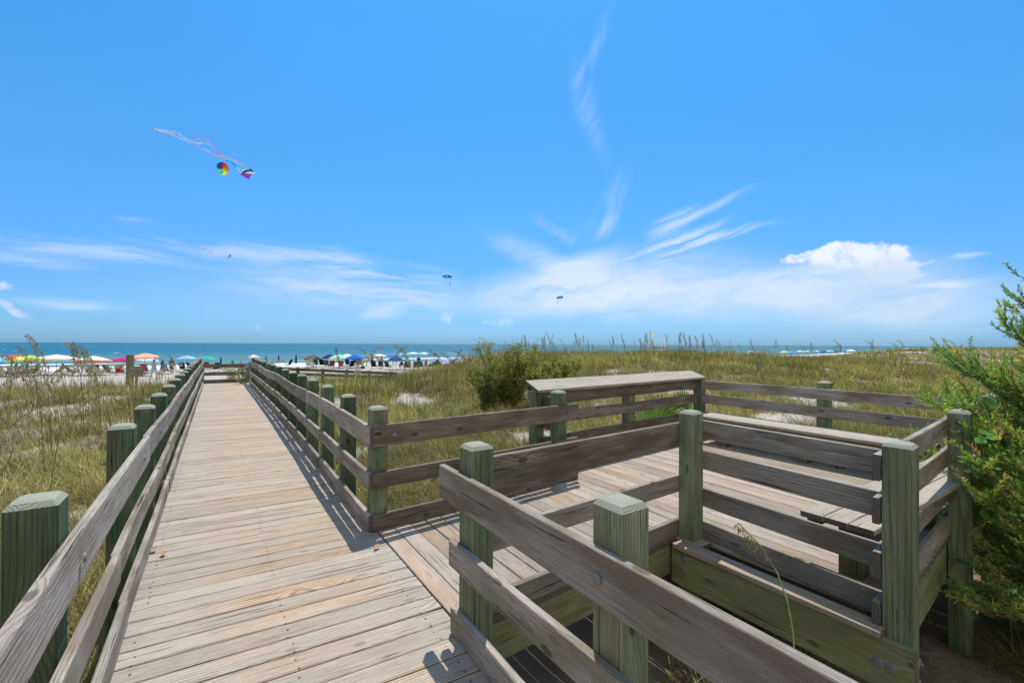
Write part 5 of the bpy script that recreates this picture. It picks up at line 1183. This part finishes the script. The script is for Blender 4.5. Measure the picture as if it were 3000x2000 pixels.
panel(kt, [(706, 506, 0), (713, 497, -.2), (742, 503, -.1), (738, 506, 0)], (.04, .03, .03))
panel(kt, [(711, 506, -.3), (718, 503, -.3), (730, 502, -.3), (745, 504, -.3), (742, 508, -.3), (725, 508, -.3)], (.80, .80, .78))
panel(kt, [(703, 498, 0), (710, 497, 0), (718, 491, 0), (720, 502, 0), (711, 503, 0)], (.80, .80, .78))
panel(kt, [(716, 490, -.1), (722, 489, -.1), (728, 501, -.1), (719, 501, -.1)], (.10, .65, .72))
panel(kt, [(725, 492, 0), (733, 494, 0), (741, 503, 0), (728, 502, 0)], (.06, .07, .60))
for i, (keys, col) in enumerate((([(728, 492), (690, 472), (655, 458), (640, 452), (618, 428), (600, 410), (575, 406), (566, 413)], (.80, .25, .62)),
        ([(726, 491), (688, 474), (656, 460), (640, 455), (620, 432), (600, 419), (585, 418), (567, 417), (548, 407)], (.35, .80, .62)),
        ([(654, 467), (630, 456), (600, 440), (560, 420), (520, 403), (480, 385), (453, 377)], (.55, .85, .70)),
        ([(650, 464), (610, 446), (570, 424), (540, 408), (522, 396), (505, 388), (485, 388)], (.75, .28, .70)),
        ([(545, 408), (532, 400), (520, 390), (508, 383), (496, 381), (478, 381), (462, 379)], (.30, .78, .78)),
        ([(500, 390), (480, 386), (460, 381), (445, 377)], (.85, .30, .60)), ([(500, 389), (478, 386), (466, 384), (452, 376)], (.85, .82, .72)),
        ([(658, 470), (672, 474), (684, 484), (692, 492), (698, 502), (702, 500)], (.04, .22, .50)), ([(690, 488), (696, 498), (703, 508)], (.7, .75, .78)))):
    ribbon(curve(keys, 44, 26, .05), .10, col, 'tail', kt)
def ball_kite():
    c = at(648, 493, 44); t = thing('spinner_kite', 'round rainbow coloured spinner kite hanging below the ribbons', 'kite', tuple(c)); R_ = .57; cs_ = [(.85, .03, .05), (.95, .20, .03), (.90, .55, .02), (.85, .75, .05), (.05, .50, .20), (.08, .55, .45), (.03, .12, .45), (.06, .05, .35)]
    mb = MB(); n = 24; ax = (at(648, 493, 43)-c).normalized(); u = ax.cross(Z).normalized(); v = u.cross(ax)
    for j in range(7):
        b_ = PI/2*j/6*1.25
        for i in range(n): a = 2*PI*i/n; mb.v.append(tuple(ax*(R_*.55*math.cos(b_))+u*(R_*math.sin(min(b_, PI/2))*math.cos(a+.25*j))*.92+v*(R_*math.sin(min(b_, PI/2))*math.sin(a+.25*j)*1.04)))
    for j in range(6):
        for i in range(n): i2 = (i+1) % n; mb.face([j*n+i, j*n+i2, (j+1)*n+i2, (j+1)*n+i], m=(i//3+7) % 8)
    mb.build('spinner', [fabric(c_) for c_ in cs_], t)
    mb = MB(); mb.tube([(at(655, 500, 44)-c), (at(668, 499, 44)-c)], .012, 4); mb.build('line', M_WPOLE, t)
ball_kite()
k2 = thing('kite', 'small pink and green kite with one pink ribbon, lower in the left sky', 'kite')
panel(k2, [(668, 747, 0), (675, 746, 0), (674, 751, 0), (669, 752, 0)], (.05, .25, .18), Yd=70); panel(k2, [(671, 755, 0), (669, 751, 0), (674, 746, 0), (675, 750, 0)], (.05, .20, .15), Yd=70)
panel(k2, [(661, 754, 0), (670, 751, 0), (671, 754, 0), (662, 757, 0)], (.75, .15, .40), Yd=70); panel(k2, [(667, 750, 0), (671, 748, 0), (673, 755, 0), (669, 755, 0)], (.8, .85, .8), Yd=70)
ribbon(curve([(640, 750), (628, 745), (612, 737), (598, 729), (586, 721)], 70), .14, (.90, .30, .60), 'tail', k2)
def parasail(label, px, py, wpx, Yd, roll, hx, hy):
    c = at(px, py, Yd); t = thing('parasail', label, 'parasail', tuple(c)); R_ = wpx/2*Yd/1333.; u = Vector((RGT[0], RGT[1], 0)); f_ = Vector((FWD[0], FWD[1], 0)); rt = Matrix.Rotation(roll, 3, f_)
    mb = MB(); n = 30; nj = 7; axd = (Z*.62-f_*.78).normalized(); vv_ = u.cross(axd).normalized()
    for j in range(nj+1):
        b_ = 1.5*j/nj
        for i in range(n):
            a = 2*PI*i/n; sc_ = 1+.05*math.cos(a*10)*(j/nj)**2; mb.v.append(tuple(rt @ (u*(R_*math.sin(b_)*math.cos(a)*sc_)+vv_*(R_*.70*math.sin(b_)*math.sin(a)*sc_*(.35 if math.sin(a) > 0 else 1.15))+axd*(R_*.75*math.cos(b_)))))
    for j in range(nj):
        for i in range(n): i2 = (i+1) % n; ch = 1 if ((j in (2, 4) and 13 < i < 29) or (j == 3 and 15 < i < 27 and i % 3) or (i in (6, 7, 8) and j < 5)) else (2 if (i//3) % 3 == 0 and j > 1 else 0); mb.face([j*n+i, j*n+i2, (j+1)*n+i2, (j+1)*n+i], m=ch)
    mb.build('canopy', [fabric((.02, .30, .85)), fabric((.85, .90, .95)), fabric((.12, .50, .92))], t, smooth=False)
    # dark lettering blocks along the lower band, too far off to read
    hp = at(hx, hy, Yd)-c; mb = MB()
    for sx in (-.9, -.5, .5, .9):
        mb.tube([rt @ (u*(R_*sx)-Z*(R_*.15)), hp+Z*.5], .09, 3, cap=False)
    mb.build('lines', M_POLE, t)
    t2 = thing('rider_pair', 'two riders hanging under the '+label.split(' parasail')[0]+' parasail', 'person', tuple(c+hp))
    for i, dx in enumerate((-.45, .45)):
        b_ = BODY['sit'].copy(); b_.materials.clear(); b_.materials.append(SK[1]); o = bpy.data.objects.new('rider', b_); link(o, t2); o.location = u*dx-Z*.9; o.rotation_euler = (0, 0, -YAW+.4)
        v_ = CL['sit']['shirt'].copy(); v_.materials.clear(); v_.materials.append(fabric((.03, .06, .12))); o2 = bpy.data.objects.new('life_vest', v_); link(o2, o)
parasail('larger blue and white parasail, left of the pair', 1310, 812, 29, 480, .05, 1318, 836)
parasail('smaller blue and white parasail, right and lower of the pair', 1640, 873, 21, 640, -.22, 1633, 889)
for me in list(bpy.data.meshes):
    if me.users == 0: bpy.data.meshes.remove(me)

# dead leaves lying on the planks
for c, s_, lb in ((-.37, 4.42, 'curled dead leaf on the planks by the left kick board'), (-.30, 4.30, 'small dead twig like leaf beside the larger curled leaf'), (1.08, 3.55, 'dead leaf by the platform corner of the walk')):
    mb = MB(); n = 6
    for i in range(n+1):
        u = i/n; w_ = .018*math.sin(PI*min(.98, u+.02)); z = .006+.016*math.sin(u*2.6)
        mb.v += [(u*.075-.04, -w_, z+.010), (u*.075-.04, 0, z), (u*.075-.04, w_, z+.012)]
    for i in range(n):
        for j in (0, 1): k_ = 3*i+j; mb.face([k_, k_+1, k_+4, k_+3])
    o = mb.build('dead_leaf', plain('dead_leaf', (.33, .19, .09), .8), None, smooth=True); o.location = (c, s_, .001); o.rotation_euler = (0, 0, c*9+s_); tag(o, lb, 'leaf')
